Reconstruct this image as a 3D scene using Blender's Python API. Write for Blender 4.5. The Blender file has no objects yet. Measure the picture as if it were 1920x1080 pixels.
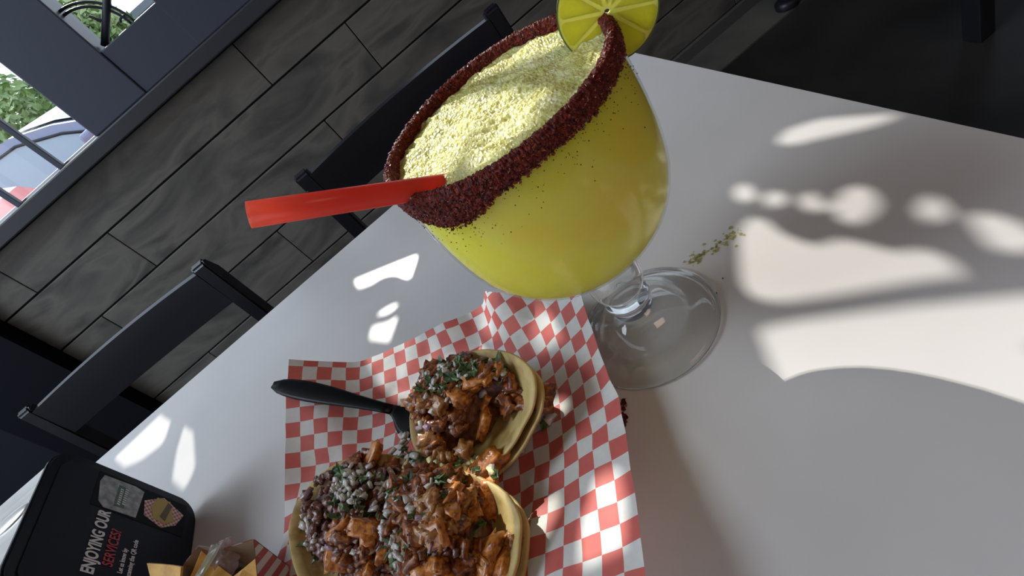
import bpy, bmesh, math, random
import numpy as np
from mathutils import Vector, Matrix, noise
random.seed(4)
D = bpy.data
SC = bpy.context.scene
COL = SC.collection
T = 0.75                                   # table top height above the floor

# ------------------------------------------------------------------ camera, sky, sun, exposure
CAMP = Vector((-0.03579, -0.23010, 0.25941 + T))
RM = Matrix(((0.76277261, 0.64551496, 0.03857947), (-0.35908492, 0.47241834, -0.80490927), (-0.53780663, 0.60010944, 0.59214246)))
FPX = 1018.9
cam = D.cameras.new('camera'); cam.sensor_width = 36; cam.lens = FPX / 1920 * 36; cam.clip_start = 0.01; cam.clip_end = 200
camo = D.objects.new('camera', cam); COL.objects.link(camo)
camo.matrix_world = Matrix.Translation(CAMP) @ RM.to_4x4()
SC.camera = camo
SUNV = Vector((-0.22, 1.45, 1.0))          # direction towards the sun
sun = D.lights.new('sun', 'SUN'); sun.energy = 6.2; sun.angle = math.radians(0.27); sun.color = (1.0, 0.96, 0.88)
suno = D.objects.new('sun', sun); COL.objects.link(suno)
suno.rotation_euler = SUNV.to_track_quat('Z', 'Y').to_euler(); suno.location = (-1, 6, 6)
w = D.worlds.new('world'); SC.world = w; w.use_nodes = True
nt = w.node_tree; nt.nodes.clear()
wo = nt.nodes.new('ShaderNodeOutputWorld'); bg = nt.nodes.new('ShaderNodeBackground')
tc = nt.nodes.new('ShaderNodeTexCoord'); sx = nt.nodes.new('ShaderNodeSeparateXYZ'); cr = nt.nodes.new('ShaderNodeValToRGB')
nt.links.new(tc.outputs['Generated'], sx.inputs[0]); nt.links.new(sx.outputs['Z'], cr.inputs[0]); nt.links.new(cr.outputs[0], bg.inputs[0]); nt.links.new(bg.outputs[0], wo.inputs[0])
cr.color_ramp.elements[0].position = 0.0; cr.color_ramp.elements[0].color = (0.88, 0.93, 1.0, 1)
cr.color_ramp.elements[1].position = 0.7; cr.color_ramp.elements[1].color = (0.55, 0.70, 1.0, 1)
bg.inputs[1].default_value = 2.2
def area_lamp(name, loc, rot, sx_, sy_, e, col):
    l = D.lights.new(name, 'AREA'); l.shape = 'RECTANGLE'; l.size = sx_; l.size_y = sy_; l.energy = e; l.color = col
    o = D.objects.new(name, l); COL.objects.link(o); o.location = loc; o.rotation_euler = rot
area_lamp('ceiling_fill_lamp', (-1.9, 0.6, 2.78), (0, 0, 0), 1.2, 1.2, 52, (0.78, 0.89, 1.0))  # unseen lamp added as cool fill for the room's ambient light
area_lamp('ceiling_fill_lamp', (1.0, -1.6, 2.78), (0, 0, 0), 1.2, 0.6, 14, (1.0, 0.66, 0.50))  # unseen warm lamp added to tint the near right of the table
SC.view_settings.view_transform = 'Standard'; SC.view_settings.look = 'None'
SC.view_settings.exposure = 0.0; SC.view_settings.gamma = 1.0; SC.view_settings.use_curve_mapping = False
SC.cycles.max_bounces = 12; SC.cycles.transmission_bounces = 12; SC.cycles.transparent_max_bounces = 12
SC.cycles.caustics_refractive = True; SC.cycles.sample_clamp_indirect = 4.0; SC.cycles.use_denoising = True

# ------------------------------------------------------------------ measuring helpers (real places from the plan)
def ray(x, y): return RM @ Vector(((x - 960) / FPX, (540 - y) / FPX, -1))
def onh(x, y, h):                          # the point at height h above the table top
    d = ray(x, y); return CAMP + d * ((h + T - CAMP.z) / d.z)
def ony(x, y, Y):
    d = ray(x, y); return CAMP + d * ((Y - CAMP.y) / d.y)

# ------------------------------------------------------------------ materials
def mat(name, base=(0.5, 0.5, 0.5), rough=0.5, metal=0.0, spec=0.5, coat=0.0, sss=0.0, sssr=(1, 1, 1), ssss=0.01, trans=0.0, emit=None):
    m = D.materials.new(name); m.use_nodes = True
    b = m.node_tree.nodes['Principled BSDF']
    b.inputs['Base Color'].default_value = (*base, 1); b.inputs['Roughness'].default_value = rough
    b.inputs['Metallic'].default_value = metal; b.inputs['Specular IOR Level'].default_value = spec
    b.inputs['Coat Weight'].default_value = coat; b.inputs['Coat Roughness'].default_value = 0.05
    b.inputs['Subsurface Weight'].default_value = sss; b.inputs['Subsurface Radius'].default_value = sssr; b.inputs['Subsurface Scale'].default_value = ssss
    b.inputs['Transmission Weight'].default_value = trans
    return m
def N(m, t, **k):
    n = m.node_tree.nodes.new('ShaderNode' + t)
    for a, v in k.items():
        if a in n.inputs: n.inputs[a].default_value = v
        else: setattr(n, a, v)
    return n
def LK(m, a, b): m.node_tree.links.new(a, b)
def P(m): return m.node_tree.nodes['Principled BSDF']
def vary(m, cols, scale=20, detail=4, rand=False, coord='Object', stretch=None, bump=0.0, bscale=None, bdist=0.001, pos=None, dist=0.0):
    """colour noise between several colours, plus bump"""
    c = N(m, 'TexCoord'); src = c.outputs[coord]
    if stretch:
        mp = N(m, 'Mapping'); mp.inputs['Scale'].default_value = stretch; LK(m, src, mp.inputs[0]); src = mp.outputs[0]
    if rand:
        oi = N(m, 'ObjectInfo'); ad = N(m, 'VectorMath', operation='ADD'); ml = N(m, 'Math', operation='MULTIPLY'); ml.inputs[1].default_value = 37.0
        LK(m, oi.outputs['Random'], ml.inputs[0]); LK(m, src, ad.inputs[0]); LK(m, ml.outputs[0], ad.inputs[1]); src = ad.outputs[0]
    n = N(m, 'TexNoise'); n.inputs['Scale'].default_value = scale; n.inputs['Detail'].default_value = detail; n.inputs['Distortion'].default_value = dist
    LK(m, src, n.inputs['Vector'])
    r = N(m, 'ValToRGB'); e = r.color_ramp.elements
    k = len(cols); pos = pos or [0.3 + 0.4 * i / (k - 1) for i in range(k)]
    e[0].position = pos[0]; e[0].color = (*cols[0], 1); e[1].position = pos[-1]; e[1].color = (*cols[-1], 1)
    for i in range(1, k - 1):
        q = e.new(pos[i]); q.color = (*cols[i], 1)
    LK(m, n.outputs['Fac'], r.inputs[0]); LK(m, r.outputs[0], P(m).inputs['Base Color'])
    if bump:
        b = N(m, 'Bump'); b.inputs['Strength'].default_value = bump; b.inputs['Distance'].default_value = bdist
        if bscale:
            n2 = N(m, 'TexNoise'); n2.inputs['Scale'].default_value = bscale; n2.inputs['Detail'].default_value = 3; LK(m, src, n2.inputs['Vector']); LK(m, n2.outputs['Fac'], b.inputs['Height'])
        else: LK(m, n.outputs['Fac'], b.inputs['Height'])
        LK(m, b.outputs[0], P(m).inputs['Normal'])
    return m
def glass(name, tint=(1, 1, 1), rough=0.0, ior=1.5):
    m = D.materials.new(name); m.use_nodes = True; t = m.node_tree; t.nodes.clear()
    o = t.nodes.new('ShaderNodeOutputMaterial'); g = t.nodes.new('ShaderNodeBsdfGlass'); g.inputs['Color'].default_value = (*tint, 1)
    g.inputs['Roughness'].default_value = rough; g.inputs['IOR'].default_value = ior; t.links.new(g.outputs[0], o.inputs[0]); return m
def thin_glass(name, tint=(1, 1, 1), rough=0.02, refl=1.0, body=0.0, bcol=(1, 1, 1)):
    """thin clear wall: straight-through light with a Fresnel sheen"""
    m = D.materials.new(name); m.use_nodes = True; t = m.node_tree; t.nodes.clear()
    o = t.nodes.new('ShaderNodeOutputMaterial'); a = t.nodes.new('ShaderNodeBsdfTransparent'); a.inputs[0].default_value = (*tint, 1)
    g = t.nodes.new('ShaderNodeBsdfGlossy'); g.inputs['Roughness'].default_value = rough; f = t.nodes.new('ShaderNodeLayerWeight'); f.inputs[0].default_value = .5
    pw = t.nodes.new('ShaderNodeMath'); pw.operation = 'POWER'; pw.inputs[1].default_value = 5.0; t.links.new(f.outputs[1], pw.inputs[0])
    mu = t.nodes.new('ShaderNodeMath'); mu.operation = 'MULTIPLY_ADD'; mu.inputs[1].default_value = .55 * refl; mu.inputs[2].default_value = .03 * refl; t.links.new(pw.outputs[0], mu.inputs[0])
    mx = t.nodes.new('ShaderNodeMixShader'); t.links.new(mu.outputs[0], mx.inputs[0])
    src = a
    if body:
        di = t.nodes.new('ShaderNodeBsdfTranslucent'); di.inputs[0].default_value = (*bcol, 1); d2 = t.nodes.new('ShaderNodeBsdfDiffuse'); d2.inputs[0].default_value = (*bcol, 1)
        m1 = t.nodes.new('ShaderNodeMixShader'); m1.inputs[0].default_value = .5; t.links.new(di.outputs[0], m1.inputs[1]); t.links.new(d2.outputs[0], m1.inputs[2])
        m2 = t.nodes.new('ShaderNodeMixShader'); m2.inputs[0].default_value = body; t.links.new(a.outputs[0], m2.inputs[1]); t.links.new(m1.outputs[0], m2.inputs[2]); src = m2
    t.links.new(src.outputs[0], mx.inputs[1]); t.links.new(g.outputs[0], mx.inputs[2]); t.links.new(mx.outputs[0], o.inputs[0]); return m

# ------------------------------------------------------------------ mesh and object helpers
def tag(o, label=None, cat=None, group=None, kind=None):
    if label: o['label'] = label
    if cat: o['category'] = cat
    if group: o['group'] = group
    if kind: o['kind'] = kind
    return o
def empty(name, loc, label=None, cat=None, group=None, rz=0, kind=None):
    o = D.objects.new(name, None); COL.objects.link(o); o.location = loc; o.rotation_euler = (0, 0, rz); o.empty_display_size = 0.03
    return tag(o, label, cat, group, kind)
def wmat(o):
    m = Matrix.Translation(o.location) @ o.rotation_euler.to_matrix().to_4x4()
    return m if o.parent is None else wmat(o.parent) @ o.matrix_parent_inverse @ m
def link(name, me, m=None, parent=None, smooth=False, world=True):
    if m and not me.materials: me.materials.append(m)
    if smooth:
        for q in me.polygons: q.use_smooth = True
    o = D.objects.new(name, me); COL.objects.link(o)
    if parent is not None:
        o.parent = parent
        if world:                                             # mesh given in world coordinates
            o.matrix_parent_inverse = wmat(parent).inverted()
    return o
def obj(name, bm, m=None, parent=None, smooth=False, world=True):
    me = D.meshes.new(name); bm.normal_update(); bm.to_mesh(me); bm.free()
    return link(name, me, m, parent, smooth, world)
def pobj(name, vs, fs, m=None, parent=None, smooth=False, world=True):
    me = D.meshes.new(name); me.from_pydata([tuple(v) for v in vs], [], fs); me.update()
    return link(name, me, m, parent, smooth, world)
def box(bm, a, b, bev=0.0, M=None):
    r = bmesh.ops.create_cube(bm, size=1.0); vs = r['verts']
    c = [(a[i] + b[i]) / 2 for i in range(3)]; s = [abs(b[i] - a[i]) for i in range(3)]
    for v in vs:
        v.co = Vector((c[0] + v.co.x * s[0], c[1] + v.co.y * s[1], c[2] + v.co.z * s[2]))
    if bev:
        es = list({e for v in vs for e in v.link_edges}); g = bmesh.ops.bevel(bm, geom=es, offset=bev, segments=2, affect='EDGES', profile=0.5)
        vs = list({v for f in g['faces'] for v in f.verts} | {v for v in vs if v.is_valid})
    if M is not None:
        for v in vs: v.co = M @ v.co
    return vs
def nb(): return bmesh.new()
def boxo(name, a, b, m, parent=None, bev=0.0, kind=None):
    bm = nb(); box(bm, a, b, bev); o = obj(name, bm, m, parent)
    if kind: o['kind'] = kind
    return o
def lathe(bm, prof, seg=64, c=(0, 0, 0), closed=False):
    rings = []
    for r, z in prof:
        if r < 1e-6: rings.append([bm.verts.new((c[0], c[1], c[2] + z))])
        else: rings.append([bm.verts.new((c[0] + r * math.cos(2 * math.pi * i / seg), c[1] + r * math.sin(2 * math.pi * i / seg), c[2] + z)) for i in range(seg)])
    pr = list(zip(rings, rings[1:])) + ([(rings[-1], rings[0])] if closed else [])
    for a, b in pr:
        for i in range(seg):
            j = (i + 1) % seg
            if len(a) == 1 and len(b) == 1: continue
            if len(a) == 1: bm.faces.new((a[0], b[j], b[i]))
            elif len(b) == 1: bm.faces.new((a[i], a[j], b[0]))
            else: bm.faces.new((a[i], a[j], b[j], b[i]))
    bmesh.ops.recalc_face_normals(bm, faces=bm.faces)
def tube(bm, pts, rad, seg=10, cap=True, flat=1.0):
    pts = [Vector(q) for q in pts]; n = len(pts); rads = rad if isinstance(rad, (list, tuple)) else [rad] * n
    up = Vector((0, 0, 1)); rings = []
    t0 = (pts[1] - pts[0]).normalized(); a = t0.cross(up)
    if a.length < 0.05: a = t0.cross(Vector((1, 0, 0)))
    a.normalize()
    for i in range(n):
        t = (pts[min(i + 1, n - 1)] - pts[max(i - 1, 0)]).normalized()
        a = (a - t * a.dot(t)).normalized(); b = t.cross(a)
        rings.append([bm.verts.new(pts[i] + (a * math.cos(2 * math.pi * k / seg) + b * math.sin(2 * math.pi * k / seg) * flat) * rads[i]) for k in range(seg)])
    for r0, r1 in zip(rings, rings[1:]):
        for k in range(seg): bm.faces.new((r0[k], r0[(k + 1) % seg], r1[(k + 1) % seg], r1[k]))
    if cap: bm.faces.new(rings[0][::-1]); bm.faces.new(rings[-1])
def prism(bm, poly, off):
    """polygon of 3-D points pushed along off"""
    off = Vector(off); a = [bm.verts.new(Vector(q)) for q in poly]; b = [bm.verts.new(Vector(q) + off) for q in poly]
    n = len(a); bm.faces.new(a); bm.faces.new(b[::-1])
    for i in range(n): bm.faces.new((a[i], b[i], b[(i + 1) % n], a[(i + 1) % n]))
    bmesh.ops.recalc_face_normals(bm, faces=bm.faces)

# ------------------------------------------------------------------ room shell
wood_wall = mat('wood_look_tile', rough=0.42, spec=0.35)
vary(wood_wall, [(0.065, 0.061, 0.057), (0.115, 0.107, 0.096), (0.17, 0.158, 0.138), (0.09, 0.083, 0.076)], scale=5.0, detail=8, rand=True, stretch=(0.8, 2.2, 2.4), bump=0.15, bscale=30, bdist=0.0015, dist=.7)
frame_dark = mat('dark_grey_painted_metal', (0.052, 0.062, 0.090), rough=0.45)
sill_mat = mat('charcoal_sill', (0.040, 0.042, 0.050), rough=0.4)
plaster = vary(mat('grey_plaster', rough=0.8), [(0.22, 0.21, 0.20), (0.28, 0.27, 0.26)], scale=6)
grout = mat('dark_grout', (0.02, 0.02, 0.02), rough=0.9)
floor_m = vary(mat('dark_stone_floor', rough=0.38, spec=0.4), [(0.012, 0.012, 0.012), (0.026, 0.025, 0.024), (0.040, 0.038, 0.036)], scale=3, detail=8, bump=0.1, bdist=0.002)
FRONT = 1.5
def st(name, a, b, m, bev=0.0):
    o = boxo(name, a, b, m, bev=bev); o['kind'] = 'structure'; return o
st('floor', (-3.2, -3.5, -0.08), (3.2, FRONT + .15, 0.0), floor_m)
st('ceiling', (-3.2, -3.5, 2.9), (3.2, FRONT + .15, 3.0), plaster)
st('wall_back', (-3.2, -3.6, 0), (3.2, -3.5, 2.9), plaster)
st('wall_right', (3.2, -3.5, 0), (3.3, FRONT, 2.9), plaster)
st('wall_left', (-3.3, -3.5, 0), (-3.2, FRONT, 0.9), plaster)
wf = st('wall_front', (-1.27, FRONT + .012, 0.0), (3.2, FRONT + .14, T + .195), grout)
# wood-look planks on the front wall, each laid as a piece of its own
rows = [(.195, .060, -.237), (.057, -.095, .03), (-.098, -.247, -.200), (-.25, -.40, .35), (-.403, -.555, -.12), (-.558, -.70, .24)]
PLEN = 0.90
pm = {}
for h1, h0, j in rows:
    k0 = math.floor((-1.27 - j) / PLEN)
    for k in range(k0, 6):
        a = max(j + k * PLEN, -1.268); b = min(j + (k + 1) * PLEN - .003, 3.19)
        if b - a < .03: continue
        key = (round(b - a, 3), round(h1 - h0, 3))
        if key not in pm:
            bm = nb(); box(bm, (-(b - a) / 2, -.006, -(h1 - h0) / 2 + .0012), ((b - a) / 2, .006, (h1 - h0) / 2 - .0012), .0015)
            me = D.meshes.new('plank'); bm.to_mesh(me); bm.free(); me.materials.append(wood_wall); pm[key] = me
        o = link('plank', pm[key]); o.parent = wf; o.location = ((a + b) / 2, FRONT + .006 + random.uniform(-.0012, .0008), T + (h1 + h0) / 2)
st('baseboard_front', (-1.27, FRONT - .012, 0.0), (3.2, FRONT + .02, .048), mat('grey_baseboard', (.10, .10, .095), rough=.3), .003)
st('floor_light_streak', (.4, 1.31, 0), (3.19, FRONT - .013, .006), vary(mat('floor_light_paint', rough=.3), [(.07, .07, .066), (.15, .145, .12)], scale=5))  # pale strip stands in for light on the floor, put into its colour
st('trim_1', (-3.2, FRONT - .035, T + .197), (3.2, FRONT + .14, T + .238), sill_mat, .004)
st('trim_2', (-1.55, FRONT - .06, 0), (-1.27, FRONT + .14, T + .197), mat('near_black_pillar_paint', (.003, .004, .008), rough=.7, spec=.15))
st('wall_front_left', (-3.2, FRONT, 0.0), (-1.55, FRONT + .14, T + .197), mat('dark_wall_paint', (.012, .013, .02), rough=.7, spec=.2))
# window 1: wide opening with upright bars; window 2: ornamental ironwork
w1 = empty('window_1', (-1.9, FRONT, T + .24), kind='structure')
boxo('window_frame', (-.666, FRONT - .01, T + .238), (-.488, FRONT + .10, T + .62), frame_dark, w1, .004)
boxo('window_frame', (-3.2, FRONT - .01, T + .60), (-.666, FRONT + .10, T + .66), frame_dark, w1, .004)
for x in [-.806, -.962, -1.118, -1.274, -1.43, -1.9, -2.37, -2.84]:
    boxo('bar', (x - .008, FRONT + .03, T + .238), (x + .008, FRONT + .046, T + .60), frame_dark, w1, .002)
boxo('sill_edge', (-3.2, FRONT + .05, T + .238), (-.666, FRONT + .145, T + .243), mat('pale_aluminium_strip', (.55, .57, .58), rough=.35, metal=.6), w1)
pane_m = thin_glass('window_pane_glass', (.97, .985, .98), refl=.5)
boxo('pane', (-3.2, FRONT + .07, T + .243), (-.666, FRONT + .074, T + .60), pane_m, w1)
w2 = empty('window_2', (-.4, FRONT, T + .36), kind='structure')
boxo('window_frame', (-.488, FRONT - .006, T + .238), (-.30, FRONT + .08, T + .362), frame_dark, w2, .003)
boxo('window_frame', (-.305, FRONT - .006, T + .238), (.12, FRONT + .08, T + .62), frame_dark, w2, .003)
boxo('window_frame', (-.488, FRONT - .006, T + .55), (-.30, FRONT + .08, T + .62), frame_dark, w2, .003)
iron = mat('wrought_iron', (.02, .024, .032), rough=.5)
def cur(name, pts, r, parent=w2, m=iron, seg=8, flat=1.0):
    bm = nb(); tube(bm, pts, r, seg, flat=flat); return obj(name, bm, m, parent, True)
cx_, ch_ = -.488, .362
def ironpt(x, h): return (x, FRONT + .03, T + h)
cur('diagonal_bar', [ironpt(-.478, .366), ironpt(-.384, .432), ironpt(-.31, .484)], .0095)
for r in (.098, .108):
    cur('iron_arc', [ironpt(cx_ + r * math.cos(a), ch_ + r * math.sin(a)) for a in [math.pi / 2 * i / 14 for i in range(15)]], .0035)
def hook(c, r, a0, a1, tail):
    return [ironpt(c[0] + r * math.cos(a), c[1] + r * math.sin(a)) for a in [a0 + (a1 - a0) * i / 10 for i in range(11)]] + [ironpt(*t) for t in tail]
cur('iron_scroll', hook((-.452, .400), .018, -2.2, .9, [(-.447, .428)]), .0038)
cur('iron_scroll', hook((-.395, .372), .014, 2.6, .9, []), .0035)
boxo('pane', (-.488, FRONT + .06, T + .362), (-.305, FRONT + .063, T + .55), pane_m, w2)
# window 3, to the right of the frame, lets the daylight onto the table
w3 = empty('window_3', (1.2, FRONT, T + .3), kind='structure')
for a, b in (((.12, FRONT - .006, T + .238), (3.2, FRONT + .08, T + .28)), ((.12, FRONT - .006, T + .56), (3.2, FRONT + .08, T + .62))):
    boxo('window_frame', a, b, frame_dark, w3, .003)
boxo('pane', (.12, FRONT + .04, T + .28), (3.2, FRONT + .043, T + .56), pane_m, w3)

# ------------------------------------------------------------------ added screen, out of view above the windows: openings shaped to throw the light patches
K = 1.45
def towin(q, h=0.0):
    """table-side point -> where the sun ray to it crosses the window plane"""
    P0 = onh(q[0], q[1], h); s = (FRONT + .019 - P0.y) / K
    return (P0.x - .22 * s, P0.z - T + s)
holes = [
 # (pixels in the photograph, height above table)
 ([(1388, 440), (1405, 410), (1440, 412), (1465, 438), (1535, 466), (1570, 448), (1640, 462), (1690, 480), (1740, 464), (1780, 486), (1840, 520), (1740, 530), (1560, 560), (1470, 572), (1415, 564), (1392, 530)], 0),
 ([(1424, 618), (1500, 604), (1700, 578), (1930, 556), (2100, 546), (2150, 640), (1930, 655), (1840, 716), (1760, 800), (1600, 880), (1500, 860), (1462, 720)], 0),
 ([(1856, 720), (1940, 675), (2100, 660), (2100, 900), (1900, 900), (1700, 980), (1780, 820)], 0),
 ([(1372, 365), (1388, 344), (1416, 348), (1420, 369), (1398, 386)], 0),
 ([(1428, 381), (1446, 360), (1478, 363), (1479, 385), (1455, 401)], 0),
 ([(1497, 379), (1518, 356), (1545, 366), (1543, 394), (1520, 405)], 0),
 ([(1567, 389), (1584, 355), (1628, 348), (1658, 375), (1650, 405), (1612, 425), (1578, 418)], 0),
 ([(1722, 395), (1738, 364), (1772, 370), (1792, 405), (1770, 428), (1734, 420)], 0),
 ([(1815, 405), (1860, 400), (1930, 425), (2000, 470), (1930, 478), (1870, 475)], 0),
 ([(1455, 268), (1478, 244), (1540, 224), (1625, 218), (1720, 212), (1640, 240), (1540, 262), (1480, 277)], 0),
 ([(785, 478), (738, 496), (662, 526), (672, 545), (712, 530), (748, 520), (768, 530)], 0),
 ([(760, 555), (732, 575), (705, 590), (690, 640), (730, 645)], 0),
 ([(855, 565), (885, 552), (930, 560), (1040, 590), (1060, 640), (960, 620), (880, 600)], 0.015),
 ([(345, 800), (362, 812), (366, 880), (345, 925), (322, 905), (330, 850)], 0),
 ([(212, 862), (300, 778), (320, 792), (306, 835), (262, 868), (232, 880)], 0),
 # lime, foam and rim
 ([(1065, -80), (1230, -60), (1235, 60), (1190, 115), (1070, 110), (1050, 60)], .18),
 ([(735, 330), (790, 225), (865, 200), (960, 175), (1010, 190), (960, 225), (900, 270), (860, 330), (800, 385), (745, 400)], .168),
 ([(815, 205), (860, 120), (960, 60), (1050, 20), (1075, 95), (1000, 120), (920, 150), (860, 185)], .168),
 ([(900, 330), (960, 260), (1050, 190), (1080, 210), (1000, 300), (930, 350)], .165),
 # tacos and liner
 ([(850, 672), (900, 650), (975, 660), (985, 690), (930, 684), (870, 700)], .03),
 ([(690, 660), (860, 605), (890, 640), (850, 680), (800, 700), (700, 720)], .015),
 ([(790, 770), (850, 770), (850, 820), (800, 830)], .03),
 ([(790, 860), (880, 855), (925, 880), (900, 905), (840, 895)], .03),
 ([(1000, 945), (1060, 935), (1070, 990), (1045, 1100), (960, 1120)], .01),
 ([(1120, 905), (1190, 900), (1230, 1010), (1260, 1120), (1130, 1120), (1100, 1010)], .02),
]
polys = [[towin(q, h) for q in pl] for pl, h in holes]
X0, X1, H0, H1, ST = -.92, .42, .62, 1.46, .006
nx = int((X1 - X0) / ST); nz = int((H1 - H0) / ST)
gx = X0 + np.arange(nx + 1) * ST; gz = H0 + np.arange(nz + 1) * ST
GX, GZ = np.meshgrid(gx, gz)
F = np.full(GX.shape, 1.0)                                    # >0 metal, <0 opening
for pl in polys:
    d2 = np.full(GX.shape, 1e9); ins = np.zeros(GX.shape, bool)
    for (ax, az), (bx, bz) in zip(pl, pl[1:] + pl[:1]):
        ex, ez = bx - ax, bz - az; t = np.clip(((GX - ax) * ex + (GZ - az) * ez) / (ex * ex + ez * ez + 1e-12), 0, 1)
        d2 = np.minimum(d2, (GX - ax - t * ex) ** 2 + (GZ - az - t * ez) ** 2)
        c = ((az > GZ) != (bz > GZ)); xi = ax + (GZ - az) / (ez if abs(ez) > 1e-12 else 1e-12) * ex
        ins ^= c & (GX < xi)
    F = np.minimum(F, np.where(ins, -1, 1) * np.sqrt(d2))
_c = towin((722, 562)); _d = np.hypot(GX - _c[0], GZ - _c[1]); F = np.maximum(F, .0045 - np.abs(_d - .024))     # ring kept in the left opening to shade part of its light patch
F[0, :] = F[-1, :] = 1; F[:, 0] = F[:, -1] = 1
def screen_mesh():
    vs = []; fs = []; cache = {}
    def V(x, z):
        k = (round(x, 6), round(z, 6))
        if k not in cache: cache[k] = len(vs); vs.append((x, FRONT + .02, T + z))
        return cache[k]
    for j in range(nz):
        i = 0
        while i < nx:
            c = [F[j, i], F[j, i + 1], F[j + 1, i + 1], F[j + 1, i]]
            if min(c) > 0:
                fs.append((V(gx[i], gz[j]), V(gx[i + 1], gz[j]), V(gx[i + 1], gz[j + 1]), V(gx[i], gz[j + 1])))
            elif max(c) > 0:
                co = [(gx[i], gz[j]), (gx[i + 1], gz[j]), (gx[i + 1], gz[j + 1]), (gx[i], gz[j + 1])]; out = []
                for k in range(4):
                    a, b = c[k], c[(k + 1) % 4]
                    if a > 0: out.append(co[k])
                    if (a > 0) != (b > 0):
                        t = a / (a - b); out.append((co[k][0] + (co[(k + 1) % 4][0] - co[k][0]) * t, co[k][1] + (co[(k + 1) % 4][1] - co[k][1]) * t))
                ids = []
                for q in out:
                    v = V(*q)
                    if v not in ids: ids.append(v)
                if len(ids) > 2: fs.append(tuple(ids))
            i += 1
    return vs, fs
vs, fs = screen_mesh()
scr = pobj('light_patch_screen', vs, fs, frame_dark); scr['kind'] = 'structure'  # added out-of-view sheet, cut so its gaps cast the light patches
so = scr.modifiers.new('thick', 'SOLIDIFY'); so.thickness = .002
st('wall_front_upper', (-3.2, FRONT, T + .66), (X0, FRONT + .14, 2.9), plaster)
st('wall_front_upper', (X1, FRONT, T + .62), (3.2, FRONT + .14, 2.9), plaster)
st('wall_front_upper', (X0, FRONT, T + H1), (X1, FRONT + .14, 2.9), plaster)

# ------------------------------------------------------------------ outside
asphalt = vary(mat('asphalt', rough=.9), [(.13, .13, .13), (.18, .18, .18)], scale=3)
st('ground', (-30, FRONT + .15, -.20), (20, 40, -.10), asphalt)
def car(name, label, paint, X, Y, flip, group=None):
    """parked car seen from the side; X is its front end, Y its near side"""
    t = empty(name, (X, Y + .85, -.10), label, 'car'); s = -1 if flip else 1; W = 1.7
    def prof(pts): return [(X - s * a, 0, z - .10) for a, z in pts]
    cp = mat(name + '_paint', paint, rough=.35, coat=.25); gl = mat(name + '_window', (.35, .45, .48) if not flip else (.14, .24, .22), rough=.08, spec=.8)
    blk = mat('black_rubber_trim', (.015, .015, .018), rough=.5)
    low = [(0, .35), (.02, .62), (.25, .86), (1.0, .98), (1.25, 1.00), (3.7, 1.0), (4.15, .95), (4.2, .5), (4.15, .28), (3.75, .28), (3.6, .5), (3.3, .6), (3.0, .5), (2.85, .28), (1.25, .25), (1.1, .5), (.8, .6), (.5, .5), (.35, .28), (.08, .28)]
    bm = nb(); prism(bm, [(x, Y, z) for x, _, z in prof(low)], (0, W, 0)); bmesh.ops.bevel(bm, geom=[e for e in bm.edges if abs(e.verts[0].co.y - e.verts[1].co.y) < .01], offset=.05, segments=3, affect='EDGES'); obj('body', bm, cp, t, True)
    cab = [(1.0, .98), (1.30, 1.14), (1.62, 1.31), (1.95, 1.43), (2.4, 1.47), (3.1, 1.45), (3.6, 1.36), (3.9, 1.15), (4.02, .98)]
    a = prof(cab); n = len(a); vs = []; fs = []
    for side in (0, 1):
        for (x, _, z) in a:
            k = (z + .10 - .98) / .5; vs.append((x, Y + (.03 + .16 * k if side == 0 else W - .03 - .16 * k), z))
    fs = [tuple(range(n)), tuple(range(2 * n - 1, n - 1, -1))] + [(i, n + i, n + i + 1, i + 1) for i in range(n - 1)]
    cb = pobj('cabin', vs, fs, cp, t)
    def pane(poly, nm='side_window'):
        q = [(x, Y + .03 + .16 * ((z + .10 - .98) / .5) - .012, z) for x, _, z in prof(poly)]
        bm = nb(); prism(bm, q, (0, .01, 0)); w_ = obj(nm, bm, gl, cb)
        bm = nb(); tube(bm, [(x, y - .004, z) for x, y, z in q + q[:1]], .012, 6); obj('window_seal', bm, blk, w_, True)
    pane([(1.28, 1.02), (1.60, 1.22), (1.95, 1.36), (2.45, 1.40), (2.45, 1.02)]); pane([(2.52, 1.02), (2.52, 1.40), (3.1, 1.38), (3.55, 1.28), (3.75, 1.02)])
    q = prof([(1.08, 1.03), (1.60, 1.31), (1.93, 1.425)])
    vs = []
    for x, _, z in q:
        k = (z + .10 - .98) / .5
        for yy in (Y + .12 + .16 * k, Y + W - .12 - .16 * k): vs.append((x + s * .006, yy, z + .012))
    pobj('windscreen', vs, [(0, 1, 3, 2), (2, 3, 5, 4)], gl, cb)
    bm = nb(); mx = X - s * 1.38; box(bm, (mx - .08, Y - .16, .90), (mx + .08, Y - .01, 1.03), .03); obj('wing_mirror', bm, blk if flip else cp, t, True)
    for wx in (.80, 3.30):
        for yy in (Y + .02, Y + W - .2):
            bm = nb(); lathe(bm, [(0, -.09), (.19, -.09), (.21, -.08), (.30, -.09), (.32, -.06), (.32, .06), (.30, .09), (0, .09)], 24)
            for v in bm.verts: v.co = Vector((X - s * wx + v.co.x, yy + .09 + v.co.z, .22 + v.co.y))
            obj('wheel', bm, blk, t, True)
    for yy in (Y + .25, Y + W - .25):
        bm = nb(); box(bm, (X - s * .12 - .08, yy - .14, .48), (X - s * .12 + .08, yy + .14, .60), .03); obj('headlamp', bm, gl, t, True)
    return t
car('white_car', 'pale blue-white car parked beyond the red car outside the window', (.26, .29, .38), -.65, 5.3, False)
car('red_car', 'bright red car parked nearest the window sill, left of the post', (.42, .02, .015), -5.85, 3.1, True)
_p = Vector((-1.66, 3.1, 0)); _r = D.objects['red_car']; _q = Matrix.Rotation(math.radians(18), 3, 'Z'); _r.location = _p + _q @ (_r.location - _p); _r.rotation_euler.z = math.radians(18)
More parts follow.
